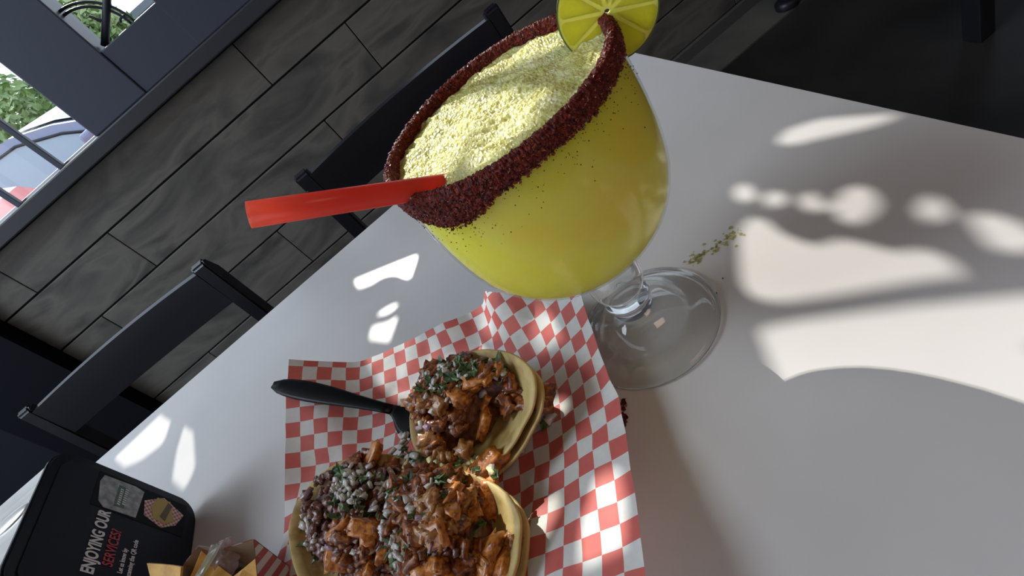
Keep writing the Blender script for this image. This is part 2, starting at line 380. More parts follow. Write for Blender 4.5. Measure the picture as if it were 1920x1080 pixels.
def leaf_cloud(name, c, rad, n, size, cols, parent, seed):
    rnd = random.Random(seed); vs = []; fs = []; cl = []
    for i in range(n):
        while True:
            d = Vector((rnd.uniform(-1, 1), rnd.uniform(-1, 1), rnd.uniform(-1, 1)))
            if .2 < d.length < 1 and d.length > rnd.random() * .9: break
        k = 1 + .25 * noise.noise(d * 3 + Vector((seed, 0, 0))); q = Vector((c[0] + d.x * rad[0] * k, c[1] + d.y * rad[1] * k, c[2] + d.z * rad[2] * k))
        a = Vector((rnd.uniform(-1, 1), rnd.uniform(-1, 1), rnd.uniform(-1, 1))).normalized(); b = a.orthogonal().normalized(); s = size * rnd.uniform(.6, 1.4)
        j = len(vs); vs += [q - a * s, q + b * s * .45, q + a * s, q - b * s * .45 + a.cross(b) * s * .2]; fs.append((j, j + 1, j + 2, j + 3))
    o = pobj(name, vs, fs, cols, parent); o['kind'] = 'stuff'; return o
leaf_m = vary(mat('sunny_leaves', rough=.5), [(.10, .17, .05), (.22, .32, .10), (.38, .45, .20)], scale=1.5, detail=5)
bark = mat('tree_bark', (.12, .09, .06), rough=.9)
for k, (x, y, z, r, lab) in enumerate([(-5.9, 12.5, 1.5, (1.5, 1.2, 1.15), 'low green bush seen above the parked white car'), (-3.30, 12.1, 1.8, (.80, .8, 1.2), 'green tree seen through the left half of the ironwork window')]):
    t = empty('tree', (x, y, -.1), lab, 'tree'); leaf_cloud('foliage', (x, y, z), r, 5200, .09, leaf_m, t, k + 3)
    bm = nb(); tube(bm, [(x, y, -.1), (x + .03, y, .6), (x, y + .05, z)], [.14, .11, .05], 8); obj('trunk', bm, bark, t, True)
bl = empty('white_building', (-1.6, 16.5, -.1), 'white boarded building with a grey roof seen through the ironwork window', 'building')
sid = mat('white_siding', (.34, .36, .42), rough=.6); roofm = mat('grey_roof', (.20, .22, .24), rough=.7)
for k in range(12): boxo('siding_board', (-3.1, 14.0 - .01 * (k % 2), -.1 + k * .17), (2.0, 14.1, .065 + k * .17), sid, bl)
boxo('wall', (-3.08, 14.1, -.1), (2.0, 18, 1.9), sid, bl)
bm = nb(); prism(bm, [(-3.4, 13.6, 1.85), (2.3, 13.6, 1.85), (2.3, 16, 2.7), (-3.4, 16, 2.7)], (0, 0, .12)); obj('roof', bm, roofm, bl)
for x in (-2.4, -1.2): 
    wq = boxo('window', (x, 13.96, .9), (x + .7, 14.0, 1.5), roofm, bl); boxo('pane', (x + .06, 13.94, .95), (x + .64, 13.96, 1.45), mat('dark_pane', (.12, .17, .18), rough=.1), wq, 0) if False else None

# ------------------------------------------------------------------ dining table
ttop = mat('pale_grey_laminate', rough=.33, spec=.5)
vary(ttop, [(.50, .49, .485), (.56, .55, .545)], scale=9, detail=3, bump=.02, bscale=60, bdist=.0004)
tb = empty('dining_table', (-.45, .03, 0), 'pale grey laminate table under the drink and the tacos', 'table')
bm = nb(); poly = [(-1.12, .418), (.201, .418), (.2055, -.36), (-1.12, -.36)]
prism(bm, [(x, y, T) for x, y in poly], (0, 0, -.028)); bmesh.ops.bevel(bm, geom=[e for e in bm.edges], offset=.0015, segments=2, affect='EDGES'); obj('tabletop', bm, ttop, tb)
bm = nb(); prism(bm, [(-1.121, .4188, T - .003), (.2016, .4188, T - .003), (.2061, -.3608, T - .003), (-1.121, -.3608, T - .003)], (0, 0, -.024)); obj('edge_band', bm, mat('brown_edge_band', (.16, .12, .10), rough=.5), tb)
blackm = mat('black_metal', (.012, .013, .018), rough=.4)
bm = nb(); lathe(bm, [(.03, .02), (.03, T - .03)], 20, (-.45, .03, 0)); obj('column', bm, blackm, tb, True)
bm = nb(); lathe(bm, [(0, 0), (.15, 0), (.15, .012), (.05, .03), (0, .03)], 32, (-.45, .03, 0)); obj('base_plate', bm, blackm, tb, True)

# ------------------------------------------------------------------ black wooden chairs
chw = mat('black_stained_wood', rough=.36, spec=.42)
vary(chw, [(.010, .011, .017), (.017, .018, .025)], scale=5, stretch=(1, 1, 6))
seatm = mat('black_vinyl_seat', (.008, .008, .012), rough=.5)
def make_chair(cx, cy, rz, label):
    """back towards +y before turning; origin on the floor under the seat"""
    t = empty('dining_chair', (cx, cy, 0), label, 'chair', 'black wooden chairs at the far side of the table', rz)
    def o_(name, bm, m=chw, sm=False): return obj(name, bm, m, t, sm, world=False)
    zt = T + .045
    for s in (-1, 1):
        # rear leg running up into the back stile with a rounded top
        bm = nb(); x0 = s * .195
        pts = [(0.17, 0), (.20, .25), (.205, .44), (.215, .60), (.225, zt - .03), (.226, zt - .006), (.232, zt), (.243, zt - .004), (.255, zt - .03), (.245, .60), (.235, .44), (.23, .25), (.205, 0)]
        prism(bm, [(x0 - .0125, y, z) for y, z in pts], (.025, 0, 0)); bmesh.ops.bevel(bm, geom=bm.edges[:], offset=.003, segments=2, affect='EDGES'); o_('back_stile', bm)
        bm = nb(); box(bm, (x0 - .02, -.215, 0), (x0 + .02, -.178, .43), .003); o_('leg', bm)
    def slat(z0, z1, arch, name):
        bm = nb(); n = 14; vs = []
        for i in range(n + 1):
            u = -1 + 2 * i / n; x = u * .184; y = .232 + .009 * (1 - u * u); zt_ = z1 + arch * (1 - u * u)
            for (yy, zz) in ((y - .008, z0), (y + .008, z0), (y + .010, zt_), (y - .006, zt_)): vs.append(bm.verts.new((x, yy, zz)))
        for i in range(n):
            for k in range(4): bm.faces.new((vs[i * 4 + k], vs[i * 4 + (k + 1) % 4], vs[(i + 1) * 4 + (k + 1) % 4], vs[(i + 1) * 4 + k]))
        bm.faces.new(vs[:4][::-1]); bm.faces.new(vs[-4:]); bmesh.ops.recalc_face_normals(bm, faces=bm.faces); o_(name, bm)
    slat(T - .038, T + .032, .004, 'top_rail'); slat(.52, .575, 0, 'lower_rail')
    bm = nb(); box(bm, (-.205, -.22, .43), (.205, .215, .47), .012); o_('seat', bm, seatm, True)
    for s in (-1, 1):
        bm = nb(); box(bm, (s * .195 - .009, -.18, .20), (s * .195 + .009, .20, .225), .002); o_('stretcher', bm)
    bm = nb(); tube(bm, [(.14, .10, .02), (.185, .19, .40)], .012, 6); o_('brace', bm)
    return t
make_chair(-.012, .425, 0.0, 'black chair behind the margarita, its back partly hidden by the red straw')
make_chair(-.635, .435, math.radians(-4), 'black chair by the far left edge of the table, above the napkin dispenser')
# neighbouring table whose feet show on the dark floor at the top right
nt_ = empty('neighbour_table', (1.45, 1.02, 0), 'black table leg and round foot standing on the dark floor behind the table', 'table')
for x, y in ((1.155, .70), (1.75, .70), (1.75, 1.345)):
    bm = nb(); box(bm, (x - .022, y - .022, .0), (x + .022, y + .022, .72), .003); obj('leg', bm, blackm, nt_)
bm = nb(); box(bm, (1.19, 1.325, .03), (1.232, 1.367, .72), .003); obj('leg', bm, blackm, nt_)
bm = nb(); lathe(bm, [(0, 0), (.034, 0), (.038, .008), (.038, .024), (.026, .034), (.022, .034), (0, .034)], 24, (1.205, 1.345, 0)); obj('foot', bm, blackm, nt_, True)
boxo('tabletop', (1.10, .62, .72), (1.82, 1.42, .75), blackm, nt_, .004)

# ------------------------------------------------------------------ checkered deli paper: measured sheet, 0.1 mm steps
SHEET = [
'-2266 -2199 -2130 -2059 -1981 -1888 -1784 -1678 -1573 -1470 -1369 -1273 -1185 -1086 -980 -873 -769 -708 -661 -577 -470 -356 -242 -128 -25 -2329 -2255 -2179 -2102 -2026 -1935 -1830 -1723 -1618 -1515 -1411 -1305 -1215 -1121 -1016 -903 -800 -741 -693 -593 -482 -369 -256 -145 -46 -2392 -2310 -2231 -2151 -2071 -1983 -1875 -1770 -1663 -1562 -1456 -1351 -1250 -1151 -1043 -933 -833 -768 -709 -605 -493 -381 -271 -164 -69 -2453 -2360 -2272 -2192 -2114 -2023 -1915 -1812 -1709 -1606 -1499 -1394 -1289 -1183 -1076 -968 -868 -792 -720 -618 -505 -396 -291 -189 -97 -2508 -2412 -2316 -2228 -2149 -2060 -1956 -1856 -1750 -1647 -1540 -1435 -1330 -1224 -1119 -1013 -910 -819 -740 -635 -522 -419 -319 -221 -132 -2561 -2463 -2364 -2268 -2186 -2103 -2003 -1899 -1793 -1688 -1583 -1477 -1371 -1266 -1161 -1056 -953 -849 -759 -651 -547 -450 -353 -256 -172 -2612 -2517 -2416 -2318 -2226 -2143 -2044 -1939 -1834 -1729 -1624 -1518 -1412 -1307 -1201 -1096 -991 -886 -779 -672 -575 -484 -385 -292 -216 -2667 -2573 -2473 -2374 -2273 -2179 -2083 -1979 -1874 -1769 -1664 -1558 -1452 -1346 -1241 -1134 -1028 -921 -812 -702 -605 -513 -417 -323 -252 -2719 -2625 -2525 -2424 -2324 -2225 -2124 -2020 -1915 -1810 -1704 -1599 -1492 -1386 -1280 -1173 -1067 -959 -852 -744 -643 -547 -452 -358 -285 -2773 -2675 -2573 -2472 -2371 -2270 -2166 -2062 -1956 -1851 -1745 -1639 -1533 -1426 -1320 -1213 -1106 -998 -891 -783 -681 -585 -488 -392 -323 -2822 -2717 -2614 -2512 -2412 -2311 -2208 -2104 -1998 -1892 -1786 -1680 -1573 -1466 -1359 -1252 -1145 -1037 -929 -821 -721 -621 -525 -431 -356 -2862 -2759 -2654 -2550 -2449 -2349 -2247 -2144 -2039 -1933 -1827 -1720 -1614 -1507 -1399 -1292 -1184 -1076 -968 -863 -763 -663 -569 -469 -388 -2899 -2800 -2696 -2591 -2487 -2385 -2285 -2183 -2079 -1974 -1868 -1761 -1654 -1547 -1440 -1332 -1224 -1116 -1010 -905 -802 -704 -609 -506 -411 -2942 -2840 -2738 -2633 -2528 -2424 -2322 -2220 -2118 -2014 -1909 -1802 -1695 -1588 -1481 -1373 -1265 -1158 -1050 -950 -849 -749 -649 -547 -455 -2982 -2882 -2780 -2677 -2571 -2466 -2362 -2259 -2156 -2053 -1948 -1843 -1736 -1629 -1521 -1413 -1305 -1196 -1094 -993 -890 -790 -694 -595 -498 -3031 -2928 -2825 -2721 -2616 -2510 -2405 -2300 -2196 -2092 -1988 -1883 -1776 -1670 -1562 -1454 -1345 -1236 -1136 -1038 -935 -835 -736 -637 -540 -3078 -2974 -2870 -2765 -2660 -2554 -2449 -2343 -2238 -2133 -2029 -1923 -1817 -1710 -1603 -1494 -1385 -1276 -1180 -1080 -978 -878 -780 -677 -582 -3124 -3019 -2914 -2809 -2704 -2599 -2493 -2387 -2282 -2176 -2071 -1965 -1859 -1752 -1644 -1535 -1426 -1315 -1224 -1124 -1020 -920 -821 -721 -625 -3170 -3065 -2959 -2854 -2749 -2643 -2538 -2432 -2326 -2220 -2114 -2008 -1902 -1795 -1687 -1579 -1471 -1366 -1267 -1163 -1058 -959 -859 -760 -665 -3215 -3110 -3005 -2899 -2794 -2688 -2582 -2476 -2370 -2264 -2158 -2052 -1945 -1838 -1730 -1622 -1515 -1411 -1309 -1206 -1099 -999 -900 -799 -706 -3261 -3156 -3050 -2944 -2839 -2733 -2627 -2521 -2415 -2308 -2202 -2095 -1988 -1881 -1773 -1665 -1558 -1454 -1351 -1250 -1149 -1048 -946 -841 -754 -3308 -3202 -3096 -2990 -2884 -2778 -2672 -2566 -2459 -2353 -2246 -2138 -2031 -1923 -1815 -1707 -1600 -1495 -1393 -1295 -1197 -1097 -996 -893 -802',
'1708 1700 1690 1676 1655 1622 1581 1536 1488 1439 1388 1329 1262 1207 1192 1183 1142 1083 1021 968 934 916 904 887 865 1622 1605 1588 1570 1550 1518 1478 1435 1388 1339 1294 1251 1189 1130 1106 1088 1044 986 923 878 849 830 811 786 758 1536 1509 1489 1469 1446 1416 1378 1334 1290 1239 1198 1160 1110 1058 1026 993 946 889 827 788 764 742 715 683 651 1445 1411 1384 1364 1341 1312 1276 1232 1188 1141 1100 1060 1018 974 932 892 846 791 734 696 677 647 613 577 542 1355 1317 1281 1256 1233 1205 1171 1129 1086 1040 994 954 911 868 827 786 743 692 639 603 579 542 506 469 432 1263 1226 1184 1150 1126 1101 1067 1024 980 934 889 847 804 762 720 678 635 591 542 509 474 435 398 361 323 1172 1138 1096 1053 1021 995 960 917 872 827 783 740 697 655 613 570 527 484 443 406 367 328 290 252 215 1079 1050 1011 965 924 889 851 808 764 720 676 633 590 548 505 463 420 377 336 298 258 220 181 142 106 988 961 925 881 830 786 744 700 657 613 569 526 483 440 398 355 313 271 231 191 149 112 74 33 -4 899 867 823 776 728 681 637 593 549 505 462 419 376 333 291 249 206 165 124 84 40 4 -34 -76 -112 805 761 716 670 622 575 530 486 442 398 355 312 269 226 184 142 100 58 18 -23 -67 -105 -143 -186 -220 702 656 611 565 517 470 424 379 335 291 248 205 162 120 77 35 -7 -48 -89 -128 -174 -211 -252 -294 -328 596 550 505 459 413 366 320 274 229 185 141 98 56 13 -29 -71 -113 -155 -194 -238 -279 -317 -361 -400 -437 491 445 398 353 307 261 215 169 124 79 35 -8 -51 -94 -136 -178 -219 -261 -299 -345 -386 -422 -468 -506 -543 389 338 292 246 200 155 110 64 19 -26 -71 -114 -157 -200 -242 -284 -325 -365 -402 -448 -489 -528 -570 -612 -650 283 234 187 140 94 49 3 -42 -87 -131 -176 -220 -263 -306 -349 -391 -432 -470 -503 -551 -593 -632 -674 -718 -753 176 128 81 35 -12 -57 -103 -148 -193 -237 -282 -326 -369 -412 -455 -496 -537 -574 -603 -652 -695 -735 -778 -823 -857 69 22 -24 -71 -117 -163 -209 -254 -299 -343 -387 -431 -475 -518 -560 -601 -640 -672 -706 -754 -797 -838 -882 -928 -964 -37 -84 -130 -176 -222 -269 -314 -360 -405 -449 -493 -537 -580 -623 -665 -705 -742 -775 -809 -854 -895 -941 -986 -1032 -1068 -144 -190 -236 -282 -328 -374 -420 -465 -511 -555 -599 -643 -686 -729 -770 -809 -845 -880 -916 -957 -996 -1044 -1090 -1134 -1169 -250 -296 -341 -387 -433 -479 -525 -571 -616 -661 -706 -749 -792 -834 -875 -914 -951 -987 -1023 -1061 -1099 -1144 -1191 -1233 -1277 -356 -401 -447 -493 -539 -585 -630 -676 -722 -767 -812 -855 -898 -940 -981 -1020 -1057 -1094 -1130 -1165 -1201 -1243 -1289 -1335 -1380',
'613 520 429 340 259 202 181 179 181 185 196 219 247 253 216 179 192 269 352 408 430 432 429 430 440 570 487 405 324 242 181 161 150 148 147 142 141 162 175 148 122 138 218 300 339 353 357 362 375 396 524 453 376 296 219 152 130 112 104 105 95 76 83 90 72 64 91 166 240 270 276 284 300 326 358 483 424 356 277 195 128 104 84 66 61 47 36 24 21 19 21 48 112 178 203 200 220 251 290 330 434 385 335 265 184 117 82 51 35 22 14 16 15 15 15 15 16 57 118 140 147 175 219 268 313 389 341 301 250 174 97 53 31 20 15 15 15 15 15 15 15 15 15 61 80 109 153 201 254 301 343 288 253 217 159 84 37 19 15 15 15 15 15 15 15 15 15 15 15 31 80 134 178 227 287 300 239 199 165 128 73 28 15 15 15 15 15 15 15 15 15 15 15 15 16 62 116 162 212 278 253 190 142 105 86 56 25 15 15 15 15 15 15 15 15 15 15 15 15 16 48 99 151 202 266 207 149 121 95 71 48 28 16 15 15 15 15 15 15 15 15 15 15 15 20 41 94 143 188 256 164 147 134 114 87 61 39 24 16 15 15 15 15 15 15 15 15 15 15 24 48 88 137 176 241 129 151 156 143 118 89 62 40 25 17 15 15 15 15 15 15 15 15 18 40 56 97 141 174 231 104 142 165 165 148 121 92 65 43 28 19 16 15 15 15 15 15 15 26 39 71 111 148 182 213 102 133 160 172 166 147 121 93 68 47 32 22 17 15 15 15 15 15 29 48 78 123 154 195 225 116 130 152 168 171 161 142 118 93 70 51 36 26 20 16 15 15 19 50 73 102 138 178 209 226 116 128 143 158 166 164 153 135 114 92 71 54 40 29 22 18 18 31 76 99 123 161 199 227 254 111 122 134 146 155 158 153 142 126 107 88 70 54 42 34 31 34 53 109 128 148 183 221 247 279 105 115 124 134 142 147 147 141 130 115 99 82 67 55 49 50 62 89 142 157 174 210 243 266 293 99 107 115 122 130 135 137 135 128 117 104 90 77 68 64 70 88 120 168 188 210 237 265 291 321 92 98 105 111 117 122 125 125 122 115 106 96 87 81 81 90 110 142 180 213 239 262 290 319 355 86 91 95 100 105 110 113 115 114 111 107 101 97 94 97 107 126 154 190 229 265 293 320 347 374 79 83 86 90 93 97 101 104 106 107 107 107 107 109 114 124 139 163 199 245 290 325 351 373 397',
]
A_ = np.array([[int(v) for v in s.split()] for s in SHEET], float).reshape(3, 22, 25) / 10000.0
def up(Z, k):                                     # Catmull-Rom along axis 0
    n = Z.shape[0]; out = []
    for i in range(n - 1):
        p0 = Z[max(i - 1, 0)]; p1 = Z[i]; p2 = Z[i + 1]; p3 = Z[min(i + 2, n - 1)]
        for j in range(k):
            t = j / k; out.append(.5 * ((2 * p1) + (-p0 + p2) * t + (2 * p0 - 5 * p1 + 4 * p2 - p3) * t * t + (-p0 + 3 * p1 - 3 * p2 + p3) * t ** 3))
    out.append(Z[-1]); return np.array(out)
KU = 5
SG = np.stack([up(up(c, KU).T, KU).T for c in A_], -1)     # rows: v from -1 step 1/KU, columns: u from 0
vs = []; fs = []; uv = []
R_, C_ = SG.shape[:2]
def vcut(u): return -.42 + max(0.0, (u - 18.1)) * .80
idm = {}
for j in range(R_):
    for i in range(C_):
        u, v = i / KU, j / KU - 1
        vc = vcut(u)
        if v < vc:
            if v + 1.0 / KU <= vc: continue
            f = (vc + 1) * KU; j0 = int(math.floor(f)); ft = f - j0; q = SG[j0, i] * (1 - ft) + SG[min(j0 + 1, R_ - 1), i] * ft; vv = vc
        else: q = SG[j, i]; vv = v
        idm[(j, i)] = len(vs); uv.append((u, vv))
        wr = .0006 * noise.noise(Vector((u * .9, vv * .9, 2.0)))
        vs.append((q[0], q[1], T + max(q[2], .0012) + wr))
for j in range(R_ - 1):
    for i in range(C_ - 1):
        k = [(j, i), (j, i + 1), (j + 1, i + 1), (j + 1, i)]
        if all(q in idm for q in k): fs.append([idm[q] for q in k][::-1])
pap = mat('red_checkered_paper', rough=.55, spec=.3)
uvn = N(pap, 'UVMap'); uvn.uv_map = 'sheet'; ck = N(pap, 'TexChecker'); ck.inputs['Scale'].default_value = 1.0
ck.inputs['Color1'].default_value = (.62, .145, .125, 1); ck.inputs['Color2'].default_value = (.72, .72, .70, 1)
LK(pap, uvn.outputs[0], ck.inputs['Vector'])
nz_ = N(pap, 'TexNoise'); nz_.inputs['Scale'].default_value = 3.0; mxn = N(pap, 'MixRGB', blend_type='MULTIPLY'); mxn.inputs[0].default_value = .22
LK(pap, uvn.outputs[0], nz_.inputs['Vector']); LK(pap, ck.outputs['Color'], mxn.inputs[1]); LK(pap, nz_.outputs['Color'], mxn.inputs[2])
tl = pap.node_tree.nodes.new('ShaderNodeBsdfTranslucent'); ms = pap.node_tree.nodes.new('ShaderNodeMixShader'); ms.inputs[0].default_value = .22
LK(pap, mxn.outputs[0], P(pap).inputs['Base Color']); LK(pap, mxn.outputs[0], tl.inputs[0]); LK(pap, P(pap).outputs[0], ms.inputs[1]); LK(pap, tl.outputs[0], ms.inputs[2])
LK(pap, ms.outputs[0], pap.node_tree.nodes['Material Output'].inputs[0])
sheet = pobj('deli_paper', vs, fs, pap, None, True)
tag(sheet, 'red and white checkered paper sheet under the three tacos', 'paper')
ul = sheet.data.uv_layers.new(name='sheet')
for lp in sheet.data.loops: ul.data[lp.index].uv = (uv[lp.vertex_index][0] + 1e-4, -uv[lp.vertex_index][1] + 1e-4 + 40)
def paper_h(x, y):
    """height of the sheet above the table near x, y"""
    d = (SG[:, :, 0] - x) ** 2 + (SG[:, :, 1] - y) ** 2; k = np.unravel_index(np.argmin(d), d.shape); return SG[k][2]

# ------------------------------------------------------------------ goblet with the frozen margarita
gob = empty('margarita_glass', (0, 0, T), 'large stemmed goblet of frozen yellow margarita with a red chili rim', 'glass')
clear = glass('clear_goblet_glass', (.985, .99, .985), 0.0, 1.5)
_t = clear.node_tree; _g = [n for n in _t.nodes if n.type == 'BSDF_GLASS'][0]; _o = [n for n in _t.nodes if n.type == 'OUTPUT_MATERIAL'][0]
_a = _t.nodes.new('ShaderNodeBsdfTransparent'); _m = _t.nodes.new('ShaderNodeMixShader'); _m.inputs[0].default_value = .8
_t.links.new(_a.outputs[0], _m.inputs[1]); _t.links.new(_g.outputs[0], _m.inputs[2]); _t.links.new(_m.outputs[0], _o.inputs[0])
clearw = thin_glass('clear_bowl_wall', (.97, .98, .93), .05, .7)
B = [(.0703, .0), (.0712, .012), (.0738, .0215), (.0773, .0298), (.0809, .0357), (.0844, .0403), (.088, .0439), (.0915, .0469), (.095, .0493), (.0986, .0513), (.1021, .0529), (.1056, .0542), (.1092, .0554), (.1163, .0569), (.1233, .0578), (.1304, .0583), (.1375, .0585), (.1446, .0585), (.1517, .0583), (.1587, .0580), (.1658, .0577), (.1729, .0573)]
bm = nb(); WT = .0009
outer = [(r, h) for h, r in B]; inner = [(max(r - WT, 0), h + (WT if h < .08 else WT * .3)) for h, r in B[:-1]] + [(.0573 - WT, .1729)]
lathe(bm, outer + [(.0568, .1738), (.0560, .1738)] + inner[::-1], 128)
obj('bowl', bm, clearw, gob, True)
prof = [(0, .0705), (.0115, .0700), (.0125, .0665), (.0120, .0625), (.0128, .0595), (.0148, .0560), (.0160, .0515), (.0162, .0470), (.0150, .0425), (.0124, .0385), (.0112, .0365), (.0126, .0345), (.0140, .0325), (.0136, .0300), (.0120, .0285), (.0118, .0265), (.0150, .0235), (.0205, .0195), (.0252, .0150), (.0278, .0112), (.0290, .0092), (.0300, .0088), (.0340, .0080), (.0390, .0062), (.0425, .0046), (.0445, .0036), (.0450, .0020), (.0442, .0005), (.0420, .0005), (.0400, .0016), (.0330, .0036), (.0260, .0058), (.0180, .0084), (.0100, .0100), (0, .0105)]
def smooth_prof(pr, k=3):
    out = []
    for i in range(len(pr) - 1):
        p0, p1, p2, p3 = pr[max(i - 1, 0)], pr[i], pr[i + 1], pr[min(i + 2, len(pr) - 1)]
        for j in range(k):
            t = j / k; out.append(tuple(.5 * (2 * p1[c] + (-p0[c] + p2[c]) * t + (2 * p0[c] - 5 * p1[c] + 4 * p2[c] - p3[c]) * t * t + (-p0[c] + 3 * p1[c] - 3 * p2[c] + p3[c]) * t ** 3) for c in (0, 1)))
    out.append(pr[-1]); return [(max(r, 0), z) for r, z in out]
bm = nb(); lathe(bm, smooth_prof(prof, 3), 96); obj('stem_and_foot', bm, clear, gob, True)
for o in gob.children: o.matrix_parent_inverse = Matrix.Identity(4)
# frozen drink
dr = mat('frozen_margarita', rough=.4, spec=.2, coat=.0, sss=1.0, sssr=(1.0, .78, .12), ssss=.032)
vary(dr, [(1.0, .70, .07), (1.0, .80, .13), (1.0, .84, .10)], scale=20, detail=5)
def top_h(a, r):
    q = Vector((r * math.cos(a), r * math.sin(a), 0))
    k = r / .0555
    z = .1702 - .0004 * k ** 4 + .0028 * noise.noise(q * 38 + Vector((3, 1, 0))) * (1 - k ** 6)
    z += .0016 * noise.noise(Vector((q.x * 60 - q.y * 60, (q.y + q.x) * 210, .3))) + .0008 * noise.noise(q * 330)
    z += .0005 * noise.noise(q * 700)
    return z
bm = nb(); SEG = 200
prf = [(max(r - WT - .0003, 0), h + (WT + .0003 if h < .08 else 0)) for h, r in B if h < .1670] + [(.0568 - .0006, .1692)]
lathe(bm, prf, SEG)
obj('frozen_drink', bm, dr, gob, True, world=False)
fm = mat('icy_foam', rough=.34, spec=.45, sss=.8, sssr=(1, .9, .35), ssss=.006)
vary(fm, [(.46, .44, .11), (.60, .59, .22), (.70, .70, .38)], scale=90, detail=6)
vo = N(fm, 'TexVoronoi', feature='DISTANCE_TO_EDGE'); vo.inputs['Scale'].default_value = 560; tcn = N(fm, 'TexCoord'); mp = N(fm, 'Mapping'); mp.inputs['Rotation'].default_value = (0, 0, .8); mp.inputs['Scale'].default_value = (1, .62, 1)
LK(fm, tcn.outputs['Object'], mp.inputs[0]); LK(fm, mp.outputs[0], vo.inputs['Vector'])
vn = N(fm, 'TexNoise'); vn.inputs['Scale'].default_value = 900; LK(fm, tcn.outputs['Object'], vn.inputs['Vector'])
ad = N(fm, 'Math', operation='MULTIPLY_ADD'); ad.inputs[1].default_value = -2.2; LK(fm, vo.outputs[0], ad.inputs[0]); LK(fm, vn.outputs['Fac'], ad.inputs[2])
bp = N(fm, 'Bump'); bp.inputs['Strength'].default_value = .8; bp.inputs['Distance'].default_value = .0009; LK(fm, ad.outputs[0], bp.inputs['Height']); LK(fm, bp.outputs[0], P(fm).inputs['Normal'])
bm = nb(); rings = []
NR = 90
for k in range(NR + 1):
    r = .0564 * k / NR
    if k == 0: rings.append([bm.verts.new((0, 0, top_h(0, 0)))]); continue
    rings.append([bm.verts.new((r * math.cos(2 * math.pi * i / SEG), r * math.sin(2 * math.pi * i / SEG), top_h(2 * math.pi * i / SEG, r))) for i in range(SEG)])
for a, b in zip(rings, rings[1:]):
    for i in range(SEG):
        j = (i + 1) % SEG
        if len(a) == 1: bm.faces.new((a[0], b[i], b[j]))
        else: bm.faces.new((a[i], b[i], b[j], a[j]))
obj('foam', bm, fm, gob, True, world=False)
# chili salt rim
salt = mat('dark_red_chili_salt', rough=.5, spec=.25)
vary(salt, [(.035, .004, .004), (.095, .008, .006), (.20, .025, .010)], scale=420, detail=4, bump=.6, bscale=2200, bdist=.0004)
bm = nb(); SS = 1100; rr = []
def rim_w(a):                                       # how far the crust reaches down outside
    q = Vector((math.cos(a), math.sin(a), 0))
    base = .0066 + .0030 * noise.noise(q * 1.7 + Vector((5, 0, 0)))
    da = math.atan2(math.sin(a - math.radians(222)), math.cos(a - math.radians(222)))
    base += .0085 * math.exp(-(da / .38) ** 2)
    return base + .0016 * noise.noise(q * 24) + .0008 * noise.noise(q * 90)
NT = 56
for i in range(SS):
    a = 2 * math.pi * i / SS; w_ = rim_w(a); col = []
    for k in range(NT + 1):
        t = k / NT
        if t < .3: rad = .0562 - WT - .0006 + .0 ; h = .1738 - .0045 * (1 - t / .3); nrm = (-1, 0)
        elif t < .42: f = (t - .3) / .12; an = math.pi * (1 - f); rad = .0565 + .0016 * math.cos(an); h = .1738 + .0014 * math.sin(an); nrm = (math.cos(an), math.sin(an))
        else: f = (t - .42) / .58; h = .1738 - w_ * f; rad = .0582 + (.0006 if h > .15 else .0003) - .0009 * max(0, f - .8) / .2; nrm = (1, 0)
        q = Vector((rad * math.cos(a), rad * math.sin(a), h)); d = .0009 * noise.noise(q * 600) + .0006 * noise.noise(q * 1500)
        edge = 0 if k in (0, NT) else 1
        d = (d + .0006) * edge
        col.append(bm.verts.new(((rad + nrm[0] * d) * math.cos(a), (rad + nrm[0] * d) * math.sin(a), h + nrm[1] * d)))
    rr.append(col)
for i in range(SS):
    a, b = rr[i], rr[(i + 1) % SS]
    for k in range(NT): bm.faces.new((a[k], b[k], b[k + 1], a[k + 1]))
obj('chili_rim', bm, salt, gob, False, world=False)
grm = mat('chili_salt_grain', (.40, .07, .03), rough=.25, spec=.45)
oi = N(grm, 'TexNoise'); oi.inputs['Scale'].default_value = 900; tcn = N(grm, 'TexCoord'); LK(grm, tcn.outputs['Object'], oi.inputs['Vector']); r_ = N(grm, 'ValToRGB')
r_.color_ramp.elements[0].position = .4; r_.color_ramp.elements[0].color = (.09, .010, .008, 1); r_.color_ramp.elements[1].position = .66; r_.color_ramp.elements[1].color = (.34, .08, .03, 1); LK(grm, oi.outputs['Fac'], r_.inputs[0]); LK(grm, r_.outputs[0], P(grm).inputs['Base Color'])
def grains(name, pts, s0, s1, m, parent, world=False):
    vs = []; fs = []
    for q in pts:
        s = random.uniform(s0, s1); R3 = Matrix.Rotation(random.uniform(0, 6.28), 3, Vector((random.uniform(-1, 1), random.uniform(-1, 1), random.uniform(-1, 1))).normalized()); j = len(vs)
        for c in ((1, 1, 1), (1, -1, -1), (-1, 1, -1), (-1, -1, 1)): vs.append(Vector(q) + R3 @ Vector(c) * s)
        fs += [(j, j + 1, j + 2), (j, j + 3, j + 1), (j, j + 2, j + 3), (j + 1, j + 3, j + 2)]
    o = pobj(name, vs, fs, m, parent, False, world); o['kind'] = 'stuff'; return o
pts = []
for i in range(16000):
    a = random.uniform(0, 2 * math.pi); w_ = rim_w(a); t = random.random()
    if t < .2: rad, h = .0562 - WT - .0008, .1738 - random.uniform(0, .005)
    elif t < .4: rad, h = .0565 + random.uniform(-.0016, .0016), .1752
    else: rad, h = .0590, .1738 - w_ * random.uniform(0, 1.06)
    pts.append((rad * math.cos(a), rad * math.sin(a), h))
grains('salt_grain', pts, .0002, .00052, grm, gob)
def bowl_r(h):
    for (h0, r0), (h1, r1) in zip(B, B[1:]):
        if h0 <= h <= h1: return r0 + (r1 - r0) * (h - h0) / (h1 - h0)
    return .0575
pts = []
